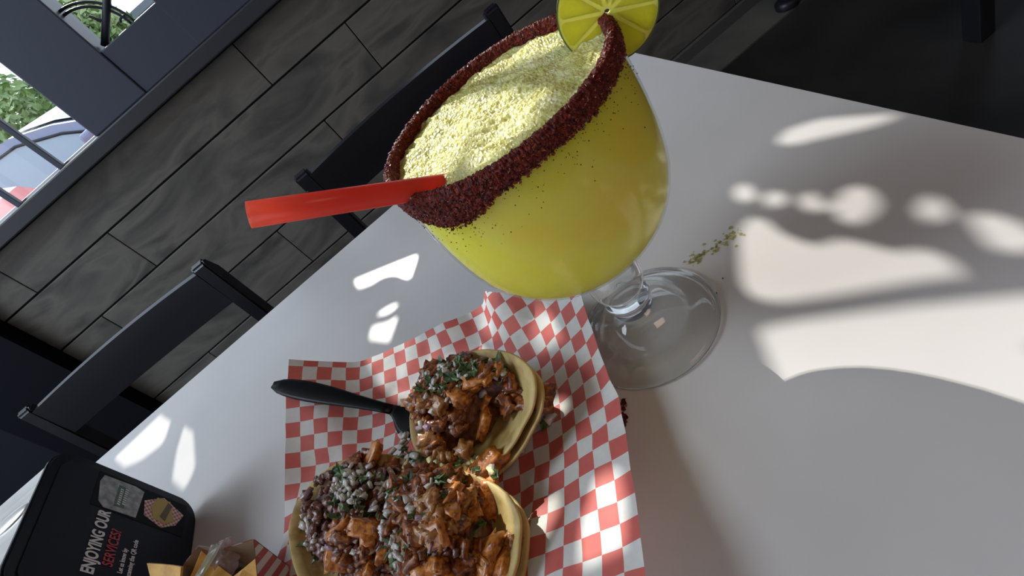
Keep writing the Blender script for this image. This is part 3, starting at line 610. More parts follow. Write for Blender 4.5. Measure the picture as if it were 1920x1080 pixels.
for i in range(420):
    a = random.uniform(math.pi * 1.0, math.pi * 2.1); h = .1738 - rim_w(a) - abs(random.gauss(0, .012)) * random.random()
    r = bowl_r(h) + .0001; pts.append((r * math.cos(a), r * math.sin(a), h))
grains('chili_speck', pts, .0001, .00026, salt, gob)
# red straw
stw = mat('red_plastic_straw', (.95, .17, .13), rough=.28, sss=.5, sssr=(1, .12, .06), ssss=.008)
tls = stw.node_tree.nodes.new('ShaderNodeBsdfTranslucent'); tls.inputs[0].default_value = (1, .34, .16, 1); mss = stw.node_tree.nodes.new('ShaderNodeMixShader'); mss.inputs[0].default_value = .62
LK(stw, P(stw).outputs[0], mss.inputs[1]); LK(stw, tls.outputs[0], mss.inputs[2]); LK(stw, mss.outputs[0], stw.node_tree.nodes['Material Output'].inputs[0])
def at_depth(x, y, d): return CAMP + ray(x, y) * d
A0 = at_depth(466, 403, .188); A1 = onh(836, 347, .166); dv = (A1 - A0).normalized(); A2 = A1 + dv * .035
bm = nb(); a = dv.cross(Vector((0, 0, 1))).normalized(); b = dv.cross(a)
L = (A2 - A0).length; RS = .0047; rings = []
for (t, r) in ((0, RS - .0005), (0, RS), (L * .33, RS), (L * .66, RS), (L, RS), (L, RS - .0005), (L * .5, RS - .0005)):
    rings.append([bm.verts.new(A0 + dv * t + (a * math.cos(2 * math.pi * k / 40) + b * math.sin(2 * math.pi * k / 40)) * r) for k in range(40)])
for i in range(len(rings)):
    r0, r1 = rings[i], rings[(i + 1) % len(rings)]
    for k in range(40): bm.faces.new((r0[k], r0[(k + 1) % 40], r1[(k + 1) % 40], r1[k]))
bmesh.ops.recalc_face_normals(bm, faces=bm.faces)
s_ = obj('drinking_straw', bm, stw, None, True); tag(s_, 'wide red plastic straw leaning out of the margarita', 'straw')
# lime wheel slit onto the rim
lc = onh(1138, 20, .1755); nrm = Vector((-.42, -.86, .10)).normalized()
uax = Vector((0, 0, 1)).cross(nrm).normalized(); vax = nrm.cross(uax); LR = .0205
lime = empty('lime_wheel', lc, 'yellow-green lime slice slit onto the goblet rim', 'lime')
flesh = mat('lime_flesh', (.72, .74, .10), rough=.2, coat=.3, sss=.9, sssr=(1, 1, .2), ssss=.012)
vary(flesh, [(.74, .74, .07), (.84, .83, .13)], scale=120, detail=4, bump=.25, bscale=700, bdist=.0005)
tlf = flesh.node_tree.nodes.new('ShaderNodeBsdfTranslucent'); tlf.inputs[0].default_value = (1.0, .98, .20, 1); msf = flesh.node_tree.nodes.new('ShaderNodeMixShader'); msf.inputs[0].default_value = .6
LK(flesh, P(flesh).outputs[0], msf.inputs[1]); LK(flesh, tlf.outputs[0], msf.inputs[2]); LK(flesh, msf.outputs[0], flesh.node_tree.nodes['Material Output'].inputs[0])
pith = mat('lime_pith', (.84, .83, .14), rough=.4, sss=.6, sssr=(1, 1, .4), ssss=.004)
rind = mat('lime_rind', (.10, .17, .015), rough=.35)
def L3(x, y, z): return lc + uax * x + vax * y + nrm * z
SLIT = math.radians(-92)
def wheel(name, r0, r1, th, m, seg=72):
    bm = nb(); g = .03; A = [SLIT + g + (2 * math.pi - 2 * g) * i / seg for i in range(seg + 1)]; cols = []
    for a in A:
        c, s = math.cos(a), math.sin(a); cols.append([bm.verts.new(L3(c * r, s * r, z)) for r, z in ((r0, -th), (r1, -th), (r1, th), (r0, th))])
    for p, q in zip(cols, cols[1:]):
        for k in range(4): bm.faces.new((p[k], q[k], q[(k + 1) % 4], p[(k + 1) % 4]))
    bm.faces.new(cols[0][::-1]); bm.faces.new(cols[-1]); bmesh.ops.recalc_face_normals(bm, faces=bm.faces); return obj(name, bm, m, lime)
wheel('rind', LR - .0005, LR, .0022, rind); wheel('pith', .0012, LR - .0005, .0021, pith)
for k in range(10):
    a0 = SLIT + 2 * math.pi * (k + .5) / 10 - math.pi / 10 * .985; a1 = a0 + 2 * math.pi / 10 * .985
    if k == 9 or k == 0: pass
    a0 += math.pi / 10 * .0; bm = nb(); poly = []
    mid = (a0 + a1) / 2
    for r, n_ in ((.0022, 1), (.0193, 8)):
        rng = range(n_ + 1)
        if r < .01: poly.append((math.cos(mid) * .0028, math.sin(mid) * .0028))
        else:
            for i in rng:
                a = a0 + .03 + (a1 - a0 - .06) * i / n_; poly.append((math.cos(a) * (r - (.0012 if i in (0, n_) else 0)), math.sin(a) * (r - (.0012 if i in (0, n_) else 0))))
    prism(bm, [L3(x, y, -.00235) for x, y in poly], nrm * .0047); obj('segment', bm, flesh, lime)

# ------------------------------------------------------------------ black plastic fork
fk = mat('black_plastic', (.003, .003, .004), rough=.38, spec=.16)
F0 = onh(513, 722, .058); F1 = onh(735, 768, .026); F2 = onh(800, 800, .020)
def flat_strip(bm, pts, wid, th, up=Vector((0, 0, 1))):
    """ribbon with thickness; pts centre line, wid half widths"""
    cols = []
    for i, q in enumerate(pts):
        q = Vector(q); t = (Vector(pts[min(i + 1, len(pts) - 1)]) - Vector(pts[max(i - 1, 0)])).normalized(); s = t.cross(up).normalized(); n = s.cross(t).normalized()
        w_ = wid[i]; cols.append([bm.verts.new(q + s * x * w_ + n * z * th) for x, z in ((-1, -.3), (-.7, -1), (.7, -1), (1, -.3), (1, .5), (.75, 1), (0, .75), (-.75, 1), (-1, .5))])
    n_ = len(cols[0])
    for a, b in zip(cols, cols[1:]):
        for k in range(n_): bm.faces.new((a[k], b[k], b[(k + 1) % n_], a[(k + 1) % n_]))
    bm.faces.new(cols[0][::-1]); bm.faces.new(cols[-1]); bmesh.ops.recalc_face_normals(bm, faces=bm.faces)
fork = empty('fork', F1, 'black plastic fork lying on the paper with its tines under the upper taco', 'fork')
hp = [F0.lerp(F1, t) + Vector((0, 0, .002 * math.sin(t * 3.14))) for t in [i / 14 for i in range(15)]]
hw = [.0030, .0060, .0072, .0078, .0080, .0080, .0077, .0073, .0067, .0060, .0053, .0047, .0042, .0038, .0036]
bm = nb(); flat_strip(bm, hp, hw, .0014); obj('handle', bm, fk, fork, True)
dF = (F2 - F1).normalized(); hp = [F1 + dF * (t * .024) + Vector((0, 0, -.003 * math.sin(t * 2.4))) for t in [i / 8 for i in range(9)]]
bm = nb(); flat_strip(bm, hp, [.0037, .0046, .0066, .0092, .0112, .0122, .0126, .0126, .0124], .0011); obj('head', bm, fk, fork, True)
sd = dF.cross(Vector((0, 0, 1))).normalized()
for k in range(4):
    q = F1 + dF * .023 + sd * (-.0096 + .0064 * k); bm = nb(); flat_strip(bm, [q, q + dF * .014, q + dF * .028 + Vector((0, 0, .001))], [.0022, .0020, .0010], .0010); obj('tine', bm, fk, fork, True)

# ------------------------------------------------------------------ tacos
tort = mat('corn_tortilla', rough=.6, sss=.35, sssr=(1, .7, .25), ssss=.004)
vary(tort, [(.28, .18, .05), (.42, .31, .11), (.50, .39, .16), (.34, .23, .07)], scale=55, detail=7, bump=.4, bscale=260, bdist=.0008)
def chunk_mesh(name, m, dims, seed, lump=.35, sub=2, rnd=.55):
    bm = nb(); bmesh.ops.create_cube(bm, size=1); bmesh.ops.subdivide_edges(bm, edges=bm.edges[:], cuts=sub, use_grid_fill=True)
    for v in bm.verts:
        d = v.co.normalized() * .62; c = v.co.lerp(d, rnd); k = 1 + lump * noise.noise(c * 2.6 + Vector((seed * 7.1, 0, 0))) + lump * .5 * noise.noise(c * 7 + Vector((seed * 3.1, 2, 0)))
        v.co = Vector((c.x * dims[0], c.y * dims[1], c.z * dims[2])) * k
    me = D.meshes.new(name); bm.to_mesh(me); bm.free(); me.materials.append(m)
    for q in me.polygons: q.use_smooth = True
    return me
def leaf_mesh(name, m, L, seed):
    rnd = random.Random(seed); bm = nb(); n = 9; c = bm.verts.new((0, 0, 0)); ring = []
    for i in range(n):
        a = 2 * math.pi * i / n; r = L * (.5 if i % 2 else 1) * rnd.uniform(.7, 1.1); ring.append(bm.verts.new((r * math.cos(a), r * .7 * math.sin(a), L * rnd.uniform(-.25, .3))))
    for i in range(n): bm.faces.new((c, ring[i], ring[(i + 1) % n]))
    r = bmesh.ops.extrude_face_region(bm, geom=bm.faces[:])
    for v in r['geom']:
        if isinstance(v, bmesh.types.BMVert): v.co.z += .0004
    bmesh.ops.recalc_face_normals(bm, faces=bm.faces)
    me = D.meshes.new(name); bm.to_mesh(me); bm.free(); me.materials.append(m); return me
def fmat(name, cols, rough=.35, sc=300, rand=True, **k):
    m = mat(name, rough=rough, **k); return vary(m, cols, scale=sc, detail=4, rand=rand, bump=.5, bscale=sc * 2.5, bdist=.0006)
m_or = fmat('orange_grilled_meat', [(.04, .010, .005), (.17, .045, .010), (.42, .14, .025)], coat=.12, sss=.15, sssr=(1, .4, .1), ssss=.002)
m_bo = fmat('bright_orange_meat', [(.14, .035, .008), (.44, .15, .025), (.60, .26, .05)], coat=.2, sss=.2, sssr=(1, .4, .1), ssss=.003)
m_br = fmat('dark_ground_beef', [(.045, .016, .012), (.12, .045, .032), (.21, .09, .06)], coat=.15)
m_gold = fmat('browned_meat', [(.12, .035, .010), (.30, .12, .03), (.46, .26, .10)], coat=.2)
m_on = fmat('white_onion', [(.34, .33, .30), (.60, .58, .55)], rough=.25, sc=200, coat=.15, sss=.3, ssss=.002)
m_pu = fmat('purple_onion', [(.14, .05, .09), (.36, .26, .31)], rough=.3, sc=200, coat=.2)
m_ci = fmat('cilantro', [(.012, .035, .010), (.04, .09, .025), (.12, .18, .05)], rough=.4, sc=250)
m_ye = fmat('pale_cabbage', [(.62, .60, .22), (.80, .78, .42)], rough=.4, sc=200, sss=.4, ssss=.003)
m_sa = fmat('meat_and_salsa_bed', [(.03, .010, .008), (.10, .03, .014), (.20, .07, .025)], rough=.45, sc=260, rand=False, coat=.3)
MS = {
 'or': [chunk_mesh('meat_chunk', m_or, d, i, .45, 3, .35) for i, d in enumerate([(.013, .008, .006), (.010, .008, .006), (.015, .006, .005), (.009, .009, .007), (.012, .010, .005)])],
 'gold': [chunk_mesh('meat_chunk', m_gold, d, i + 9, .7, 3, .5) for i, d in enumerate([(.010, .008, .007), (.012, .008, .007), (.008, .007, .006)])],
 'bo': [chunk_mesh('large_meat_piece', m_bo, d, i + 60, .4, 3, .4) for i, d in enumerate([(.018, .011, .006), (.020, .009, .006), (.015, .013, .005)])],
 'br': [chunk_mesh('beef_crumb', m_br, d, i + 20, .6) for i, d in enumerate([(.005, .004, .004), (.006, .005, .004), (.004, .004, .003), (.007, .005, .004)])],
 'on': [chunk_mesh('onion_dice', m_on, d, i + 30, .3, 1, .08) for i, d in enumerate([(.005, .004, .002), (.006, .004, .002), (.004, .003, .0022), (.0065, .003, .0018)])],
 'pu': [chunk_mesh('purple_onion_slice', m_pu, d, i + 40, .3, 1, .1) for i, d in enumerate([(.006, .004, .0015), (.009, .003, .0015)])],
 'ci': [leaf_mesh('cilantro_leaf', m_ci, L_, i + 3) for i, L_ in enumerate([.0068, .0052, .0042, .0080])],
 'ye': [chunk_mesh('cabbage_shred', m_ye, d, i + 50, .4, 1) for i, d in enumerate([(.008, .0025, .002), (.006, .004, .002)])],
}
def tortilla(parent, outl, cen, zc, off, scale=1.0, name='tortilla'):
    """shallow curled disc from its measured rim: outl = [(px, py, height)]"""
    rim = [onh(x, y, z) for x, y, z in outl]; c = onh(cen[0], cen[1], zc); n0 = len(rim); per = 6; R2 = []
    for i in range(n0):
        p0, p1, p2, p3 = rim[i - 1], rim[i], rim[(i + 1) % n0], rim[(i + 2) % n0]
        for j in range(per):
            t = j / per; R2.append(.5 * ((2 * p1) + (p2 - p0) * t + (2 * p0 - 5 * p1 + 4 * p2 - p3) * t * t + (3 * p1 - p0 - 3 * p2 + p3) * t ** 3))
    vs = [tuple(c + off)]; fs = []; n = len(R2); K_ = 9
    for k in range(1, K_ + 1):
        t = k / K_
        for q in R2:
            e = c.lerp(q, t * scale); e.z = c.z + (q.z - c.z) * t ** 2.2 + .0007 * noise.noise(e * 90); e = e + off; e.z = max(e.z, T + paper_h(e.x, e.y) + .0012); vs.append(tuple(e))
    for i in range(n): fs.append((0, 1 + i, 1 + (i + 1) % n))
    for k in range(K_ - 1):
        for i in range(n): a = 1 + k * n; fs.append((a + i, a + n + i, a + n + (i + 1) % n, a + (i + 1) % n))
    o = pobj(name, vs, fs, tort, parent, True); m = o.modifiers.new('thick', 'SOLIDIFY'); m.thickness = .0016; m.offset = -1
    return o, c, R2
def inside(q, poly):
    c = False; n = len(poly)
    for i in range(n):
        a, b = poly[i], poly[(i + 1) % n]
        if (a[1] > q[1]) != (b[1] > q[1]) and q[0] < a[0] + (q[1] - a[1]) / (b[1] - a[1]) * (b[0] - a[0]): c = not c
    return c
def fill(parent, poly, h0, hmax, recipe, name_bed=True):
    """heap of pieces over the picture-plan polygon; each piece its own object"""
    xs = [q[0] for q in poly]; ys = [q[1] for q in poly]; W = [onh(x, y, h0) for x, y in poly]; cx = sum(q.x for q in W) / len(W); cy = sum(q.y for q in W) / len(W)
    def edge(q):                                # 0 at rim, 1 at the middle
        d = Vector((q.x - cx, q.y - cy)); best = 0
        a = math.atan2(d.y, d.x); rr_ = 1e9
        n = len(W)
        for i in range(n):
            p1 = Vector((W[i].x - cx, W[i].y - cy)); p2 = Vector((W[(i + 1) % n].x - cx, W[(i + 1) % n].y - cy)); e = p2 - p1; u = Vector((math.cos(a), math.sin(a)))
            den = u.x * e.y - u.y * e.x
            if abs(den) < 1e-12: continue
            t = (p1.x * e.y - p1.y * e.x) / den; s = (p1.x * u.y - p1.y * u.x) / den
            if t > 0 and -.001 <= s <= 1.001: rr_ = min(rr_, t)
        return max(0, 1 - d.length / rr_) if rr_ < 1e8 else 0
    def H(q): e = edge(q); return h0 + hmax * (1 - (1 - min(1, e * 1.5)) ** 2) + .0035 * noise.noise(Vector((q.x * 90, q.y * 90, h0 * 50)))
    vs = [(cx, cy, T + H(Vector((cx, cy, 0))) - .003)]; fs = []; n = 48; rb = []
    for k in range(1, 8):
        for i in range(n):
            a = 2 * math.pi * i / n; lo, hi = 0, .2
            dirv = Vector((math.cos(a), math.sin(a), 0)); 
            for _ in range(14):
                mid = (lo + hi) / 2
                if edge(Vector((cx, cy, 0)) + dirv * mid) > 0: lo = mid
                else: hi = mid
            q = Vector((cx, cy, 0)) + dirv * lo * k / 7 * .96; vs.append((q.x, q.y, T + (H(q) if k < 7 else max(h0 - .006, paper_h(q.x, q.y) + .002)) - .003))
    for i in range(n): fs.append((0, 1 + i, 1 + (i + 1) % n))
    for k in range(6):
        for i in range(n): a = 1 + k * n; fs.append((a + i, a + n + i, a + n + (i + 1) % n, a + (i + 1) % n))
    pobj('filling_bed', vs, fs, m_sa, parent, True)
    inv = Matrix.Translation(parent.location).inverted()
    for kind, cnt, lift, sub in recipe:
        pl = sub or poly; x0, x1 = min(q[0] for q in pl), max(q[0] for q in pl); y0, y1 = min(q[1] for q in pl), max(q[1] for q in pl); k = 0; tries = 0
        while k < cnt and tries < cnt * 60:
            tries += 1; x, y = random.uniform(x0, x1), random.uniform(y0, y1)
            if not inside((x, y), pl): continue
            q = onh(x, y, h0 + hmax * .7)
            if not sub and edge(q) < .02: continue
            z = H(q) + lift * random.uniform(.3, 1.2); k += 1
            me = random.choice(MS[kind]); o = link(me.name, me); o.parent = parent; o.location = Vector((q.x, q.y, T + z)) - parent.location
            tl_ = .9 if kind in ('ci', 'on', 'pu') else .6
            o.rotation_euler = (random.uniform(-tl_, tl_), random.uniform(-tl_, tl_), random.uniform(0, 6.28)); s = random.uniform(.6, 1.05); o.scale = (s, s, s)
# upper taco
c1 = onh(880, 775, .012)
t1 = empty('taco', c1, 'upper taco beside the fork, heaped with orange meat, onion and cilantro', 'taco', 'open tacos on the checkered paper')
out1 = [(768, 800, .030), (775, 745, .033), (805, 705, .036), (850, 668, .040), (905, 655, .043), (960, 662, .046), (1000, 695, .046), (1006, 745, .042), (985, 800, .034), (945, 858, .026), (880, 905, .016), (820, 895, .016), (782, 850, .022)]
tortilla(t1, out1, (880, 790), .010, Vector((0, 0, 0)))
tortilla(t1, [(x + 5, y + 8, z - .003) for x, y, z in out1], (885, 795), .006, Vector((.001, -.002, -.002)))
top1 = [(775, 790), (785, 745), (800, 705), (850, 690), (910, 672), (965, 690), (1008, 712), (985, 745), (935, 745), (905, 800), (865, 835), (820, 860), (790, 830)]
fill(t1, top1, .026, .020, [('or', 70, .002, None), ('bo', 7, .004, [(880, 700), (1000, 700), (940, 760), (880, 790), (850, 760)]), ('gold', 16, .003, [(775, 760), (850, 770), (870, 830), (820, 850), (780, 830)]), ('or', 16, .003, [(890, 730), (1010, 700), (1000, 740), (920, 790)]),
    ('on', 70, .005, [(800, 720), (850, 690), (930, 675), (965, 700), (925, 735), (850, 745), (800, 765)]), ('ci', 60, .006, [(795, 725), (850, 690), (950, 680), (950, 725), (850, 750), (800, 765)]), ('pu', 9, .005, None), ('on', 22, .005, None)])
# lower left taco (ground beef) and lower right taco (orange meat)
c2 = onh(655, 1000, .010)
t2 = empty('taco', c2, 'lower left taco topped with dark ground beef, onion and cilantro', 'taco', 'open tacos on the checkered paper')
out2 = [(541, 1010, .034), (548, 960, .036), (566, 925, .037), (600, 890, .036), (645, 862, .033), (700, 850, .030), (752, 858, .026), (790, 900, .020), (800, 980, .016), (790, 1070, .016), (740, 1140, .02), (660, 1160, .026), (590, 1130, .030), (555, 1075, .033)]
tortilla(t2, out2, (665, 1005), .008, Vector((0, 0, 0)))
tortilla(t2, [(x + 2, y + 6, z - .004) for x, y, z in out2], (665, 1005), .006, Vector((.002, -.001, -.002)))
top2 = [(585, 940), (600, 905), (650, 868), (720, 855), (765, 880), (775, 960), (770, 1060), (720, 1110), (640, 1100), (592, 1050), (578, 990)]
fill(t2, top2, .020, .020, [('br', 250, .003, None), ('bo', 6, .004, [(640, 980), (720, 960), (740, 1100), (640, 1090)]), ('or', 26, .003, [(640, 980), (720, 960), (740, 1100), (620, 1100)]), ('or', 9, .004, [(640, 850), (740, 845), (750, 880), (660, 890)]),
    ('on', 80, .006, [(640, 900), (720, 870), (760, 900), (700, 960), (650, 940)]), ('ci', 55, .006, [(640, 890), (760, 870), (740, 970), (650, 1000)]), ('on', 14, .004, [(575, 960), (610, 980), (600, 1040), (575, 1030)]), ('ci', 7, .004, [(572, 960), (605, 980), (595, 1050), (572, 1030)]), ('pu', 9, .006, None), ('on', 26, .005, None)])
c3 = onh(855, 1005, .010)
t3 = empty('taco', c3, 'lower right taco with orange meat, its pale doubled tortilla showing on the right', 'taco', 'open tacos on the checkered paper')
out3 = [(975, 1000, .030), (972, 965, .032), (950, 930, .032), (915, 905, .030), (860, 885, .026), (790, 885, .020), (740, 920, .015), (715, 990, .014), (725, 1070, .016), (780, 1140, .022), (870, 1165, .026), (940, 1120, .028), (968, 1060, .029)]
tortilla(t3, out3, (850, 1015), .008, Vector((0, 0, .001)))
tortilla(t3, [(x + 3, y + 3, z - .004) for x, y, z in out3], (850, 1015), .006, Vector((.001, -.002, -.002)))
tortilla(t3, [(x - 1, y + 10, z - .006) for x, y, z in out3], (850, 1015), .004, Vector((.001, -.002, -.003)))
top3 = [(745, 960), (760, 900), (820, 875), (880, 895), (915, 915), (920, 960), (925, 1000), (915, 1050), (880, 1110), (790, 1110), (735, 1060)]
fill(t3, top3, .020, .023, [('or', 95, .003, None), ('bo', 16, .005, [(860, 890), (915, 920), (915, 1050), (870, 1100), (790, 1090), (830, 960)]), ('gold', 26, .004, [(760, 950), (880, 920), (870, 1020), (780, 1030)]), ('gold', 6, .003, [(905, 975), (940, 985), (925, 1025), (900, 1010)]),
    ('on', 85, .006, [(720, 930), (790, 900), (860, 930), (820, 1000), (760, 1090), (705, 1090), (715, 1000)]), ('ci', 75, .006, [(720, 920), (860, 890), (900, 990), (790, 1060), (710, 1090)]), ('pu', 14, .006, [(720, 930), (860, 900), (850, 1050), (710, 1090)]), ('br', 30, .003, None)])
# pieces fallen between the tacos and onto the paper
def loose(kind, x, y, h, label, cat, rz=0, s=1.0, name=None, group=None, k=0):
    me = MS[kind][k % len(MS[kind])]; o = link(name or me.name, me); q = onh(x, y, h); o.location = (q.x, q.y, T + max(h, paper_h(q.x, q.y) + .003)); o.rotation_euler = (random.uniform(-.3, .3), random.uniform(-.3, .3), rz); o.scale = (s, s, s)
    return tag(o, label, cat, group)
loose('bo', 912, 878, .024, 'big orange meat strip fallen between the upper and the lower right taco', 'meat', .1, 1.4, k=1)
loose('bo', 700, 852, .036, 'brown meat piece on the upper edge of the lower left taco', 'meat', .5, .9, k=0)
loose('on', 1030, 782, .012, 'pink-tinged onion piece lying on the paper right of the upper taco', 'onion', .4, 1.5, k=0)
loose('ci', 1018, 795, .012, 'dark cilantro scrap on the paper beside the pink onion piece', 'cilantro', .9, .8)
loose('on', 980, 845, .008, 'small pale onion piece on the paper below the upper taco', 'onion', .9, .8, k=2)
for k in range(34):
    x, y = random.uniform(740, 930), random.uniform(850, 895)
    loose(random.choice(['ye', 'ye', 'on', 'ci']), x, y, random.uniform(.020, .030), 'loose onion, cabbage or cilantro scrap in the gap between the tacos', 'topping', random.uniform(0, 6), 1.0, 'loose_topping', 'scraps between the tacos', k)
for k in range(26):
    x, y = random.uniform(735, 790), random.uniform(810, 870)
    loose(random.choice(['on', 'on', 'ci']), x, y, random.uniform(.016, .026), 'loose onion or cilantro scrap under the left edge of the upper taco', 'topping', random.uniform(0, 6), .9, 'loose_topping', 'scraps left of the upper taco', k)

# ------------------------------------------------------------------ napkin dispenser
steel = mat('brushed_steel', (.72, .71, .68), rough=.28, metal=1.0); vary(steel, [(.62, .61, .58), (.78, .77, .74)], scale=4, stretch=(1, 40, 1), bump=.05, bdist=.0003)
bpl = mat('glossy_black_plastic', (.006, .008, .014), rough=.3, spec=.25)
dn = empty('napkin_dispenser', (-.47, .12, T), 'steel and black napkin dispenser at the lower left of the table', 'dispenser')
def rrect(y0, y1, z0, z1, r, n=8):
    out = []
    for (cy, cz, a0) in ((y1 - r, z1 - r, 0), (y0 + r, z1 - r, 90), (y0 + r, z0 + r, 180), (y1 - r, z0 + r, 270)):
        for i in range(n + 1): a = math.radians(a0 + 90 * i / n); out.append((cy + r * math.cos(a), cz + r * math.sin(a)))
    return out
YF = -.402
def pl(y0, y1, z0, z1, r, x, th, name, m, parent, bev=0):
    bm = nb(); prism(bm, [(x, y, T + z) for y, z in rrect(y0, y1, z0, z1, r)], (th, 0, 0))
    if bev: bmesh.ops.bevel(bm, geom=[e for e in bm.edges if abs(e.verts[0].co.x - e.verts[1].co.x) < 1e-5], offset=bev, segments=3, affect='EDGES')
    return obj(name, bm, m, parent)
pl(.058, .179, .002, .1245, .018, YF - .19, .1855, 'steel_body', steel, dn, .002)
pl(.056, .181, .0, .126, .020, YF - .005, .005, 'front_bezel', bpl, dn, .0015)
_ov = onh(8, 985, .125); bm = nb(); bmesh.ops.create_uvsphere(bm, u_segments=32, v_segments=12, radius=1)
for v in bm.verts: v.co = Vector((_ov.x + v.co.x * .024, _ov.y + v.co.y * .010, T + .1243 + v.co.z * .003))
obj('embossed_oval', bm, steel, dn, True)
signm = mat('sign_insert_print', (.008, .010, .020), rough=.5, spec=.2)
sg = pl(.064, .172, .006, .118, .012, YF - .001, .0022, 'sign_insert', signm, dn)
whm = mat('white_print', (.72, .73, .76), rough=.4); rdm = mat('red_print', (.42, .03, .045), rough=.4)
def text(body, y, z, size, m, sx_=.62, bold=.0):
    cu = D.curves.new('lettering', 'FONT'); cu.body = body; cu.size = size; cu.extrude = .0001; cu.offset = bold
    o = D.objects.new('tmp', cu); COL.objects.link(o); dg = bpy.context.evaluated_depsgraph_get(); me = D.meshes.new_from_object(o.evaluated_get(dg)); D.objects.remove(o)
    for v in me.vertices: v.co = Vector((YF + .0016 + v.co.z, y + v.co.x * sx_, T + z + v.co.y))
    me.materials.clear(); me.name = 'lettering'; return link('lettering', me, m, sg)
text('ENJOYING OUR', .0835, .0735, .0125, whm, .60, .00038)
text('SERVICES?', .0930, .0620, .0108, rdm, .66, .00018)
text('Let us know by', .0905, .0540, .0054, whm, .62, .0001)
text('scanning the QR code', .0895, .0475, .0054, whm, .66, .0001)
text('18', .1010, .0095, .0052, whm, .62, .0001)
def ph(name, poly, m, lift):
    bm = nb(); prism(bm, [(YF + .0012 + lift, y, T + z) for y, z in poly], (.0003, 0, 0)); return obj(name, bm, m, sg)
pg = ph('photo_background', [(.1385, .012), (.1715, .012), (.1715, .090), (.1385, .090)], mat('photo_dark_print', (.012, .014, .018), rough=.6, spec=.1), 0)
bagm = vary(mat('photo_silver_bag', rough=.4), [(.16, .18, .19), (.42, .44, .46)], scale=180)
ph('photo_bag', [(.1405, .054), (.1680, .052), (.1700, .060), (.1690, .086), (.1620, .088), (.1440, .085), (.1395, .080)], bagm, .0003)
ph('photo_bag_label', [(.1450, .0650), (.1640, .0650), (.1650, .0730), (.1440, .0730)], mat('photo_green_label', (.06, .12, .10), rough=.4), .0006)
for r_k, (zz, y0_) in enumerate(((.0700, .1460), (.0662, .1475))):
    for k in range(8): ph('label_stroke', [(y0_ + k * .0021, zz - .0012), (y0_ + k * .0021 + .0009, zz - .0012), (y0_ + k * .0021 + .0012, zz + .0012), (y0_ + k * .0021 + .0002, zz + .0012)], whm, .0009)
chk = mat('photo_check_print', rough=.4); c_ = N(chk, 'TexChecker'); c_.inputs['Scale'].default_value = 480; c_.inputs['Color1'].default_value = (.42, .10, .09, 1); c_.inputs['Color2'].default_value = (.58, .50, .46, 1); tcn = N(chk, 'TexCoord'); LK(chk, tcn.outputs['Object'], c_.inputs['Vector']); LK(chk, c_.outputs['Color'], P(chk).inputs['Base Color'])
ph('photo_paper', [(.1400, .032), (.1470, .020), (.1600, .014), (.1700, .034), (.1600, .050), (.1460, .048)], chk, .0003)
ph('photo_taco', [(.1440, .030), (.1500, .022), (.1680, .028), (.1675, .040), (.1560, .044), (.1460, .040)], mat('photo_yellow_taco', (.42, .30, .06), rough=.4), .0006)
ph('photo_taco_filling', [(.1470, .030), (.1640, .026), (.1660, .030), (.1500, .035)], mat('photo_brown_filling', (.10, .05, .02), rough=.4), .0009)

# ------------------------------------------------------------------ kraft paper food tray at the bottom edge
kraft = vary(mat('kraft_paperboard', rough=.7, sss=.1, ssss=.003), [(.20, .125, .07), (.27, .18, .11)], scale=30)
tro = mat('striped_tray_outside', rough=.6); wv = N(tro, 'TexWave'); wv.inputs['Scale'].default_value = 55; wv.bands_direction = 'DIAGONAL'; tcn = N(tro, 'TexCoord'); LK(tro, tcn.outputs['Object'], wv.inputs['Vector']); r_ = N(tro, 'ValToRGB'); r_.color_ramp.interpolation = 'CONSTANT'; r_.color_ramp.elements[1].position = .5
r_.color_ramp.elements[0].color = (.45, .07, .07, 1); r_.color_ramp.elements[1].color = (.66, .62, .60, 1); LK(tro, wv.outputs['Fac'], r_.inputs[0]); LK(tro, r_.outputs[0], P(tro).inputs['Base Color'])
RT = [onh(475, 1012, .048), onh(418, 1030, .046), onh(372, 1024, .047), onh(345, 1058, .047)]
RT += [RT[3] + Vector((-.004, -.055, 0)), RT[0] + Vector((-.012, -.085, 0)), RT[0] + Vector((.010, -.075, 0))]
cc = sum(RT, Vector()) / len(RT); BT = [Vector((cc.x + (q.x - cc.x) * .72, cc.y + (q.y - cc.y) * .72, T + .0015)) for q in RT]
tr = empty('food_tray', (cc.x, cc.y, T), 'kraft paper food tray at the bottom edge beside the napkin dispenser', 'tray')
n = len(RT); vi = []; fi = []
for i in range(n):
    j = (i + 1) % n; a, b, c, d = BT[i], BT[j], RT[j], RT[i]; out = Vector(((a.x + b.x) / 2 - cc.x, (a.y + b.y) / 2 - cc.y, 0)).normalized() * .0007
    pobj('side_panel', [a, b, c, d], [(0, 1, 2, 3)], kraft, tr); o = pobj('printed_side', [a + out, b + out, c + out, d + out], [(0, 1, 2, 3)], tro, tr)
pobj('bottom', BT, [tuple(range(n))], kraft, tr)
chm = vary(mat('orange_tortilla_chip', rough=.5, sss=.2, ssss=.003), [(.50, .24, .04), (.70, .42, .09)], scale=120, bump=.4, bscale=400, bdist=.0006)
def chip(x, y, h, rz, label):
    bm = nb(); prism(bm, [(-.02, -.012, 0), (.02, -.010, .002), (.0, .022, .004)], (0, 0, .0016)); bmesh.ops.subdivide_edges(bm, edges=bm.edges[:], cuts=2)
    for v in bm.verts: v.co.z += v.co.x ** 2 * 12
    o = obj('tortilla_chip', bm, chm); q = onh(x, y, h); o.location = q; o.rotation_euler = (.4, -.3, rz); tag(o, label, 'chip')
chip(322, 1092, .055, .3, 'orange tortilla chip sticking out of the tray, left one')
chip(392, 1100, .045, 2.1, 'orange tortilla chip behind the clear plastic strip')
chip(462, 1112, .036, 1.0, 'golden tortilla chip at the striped right wall of the tray')
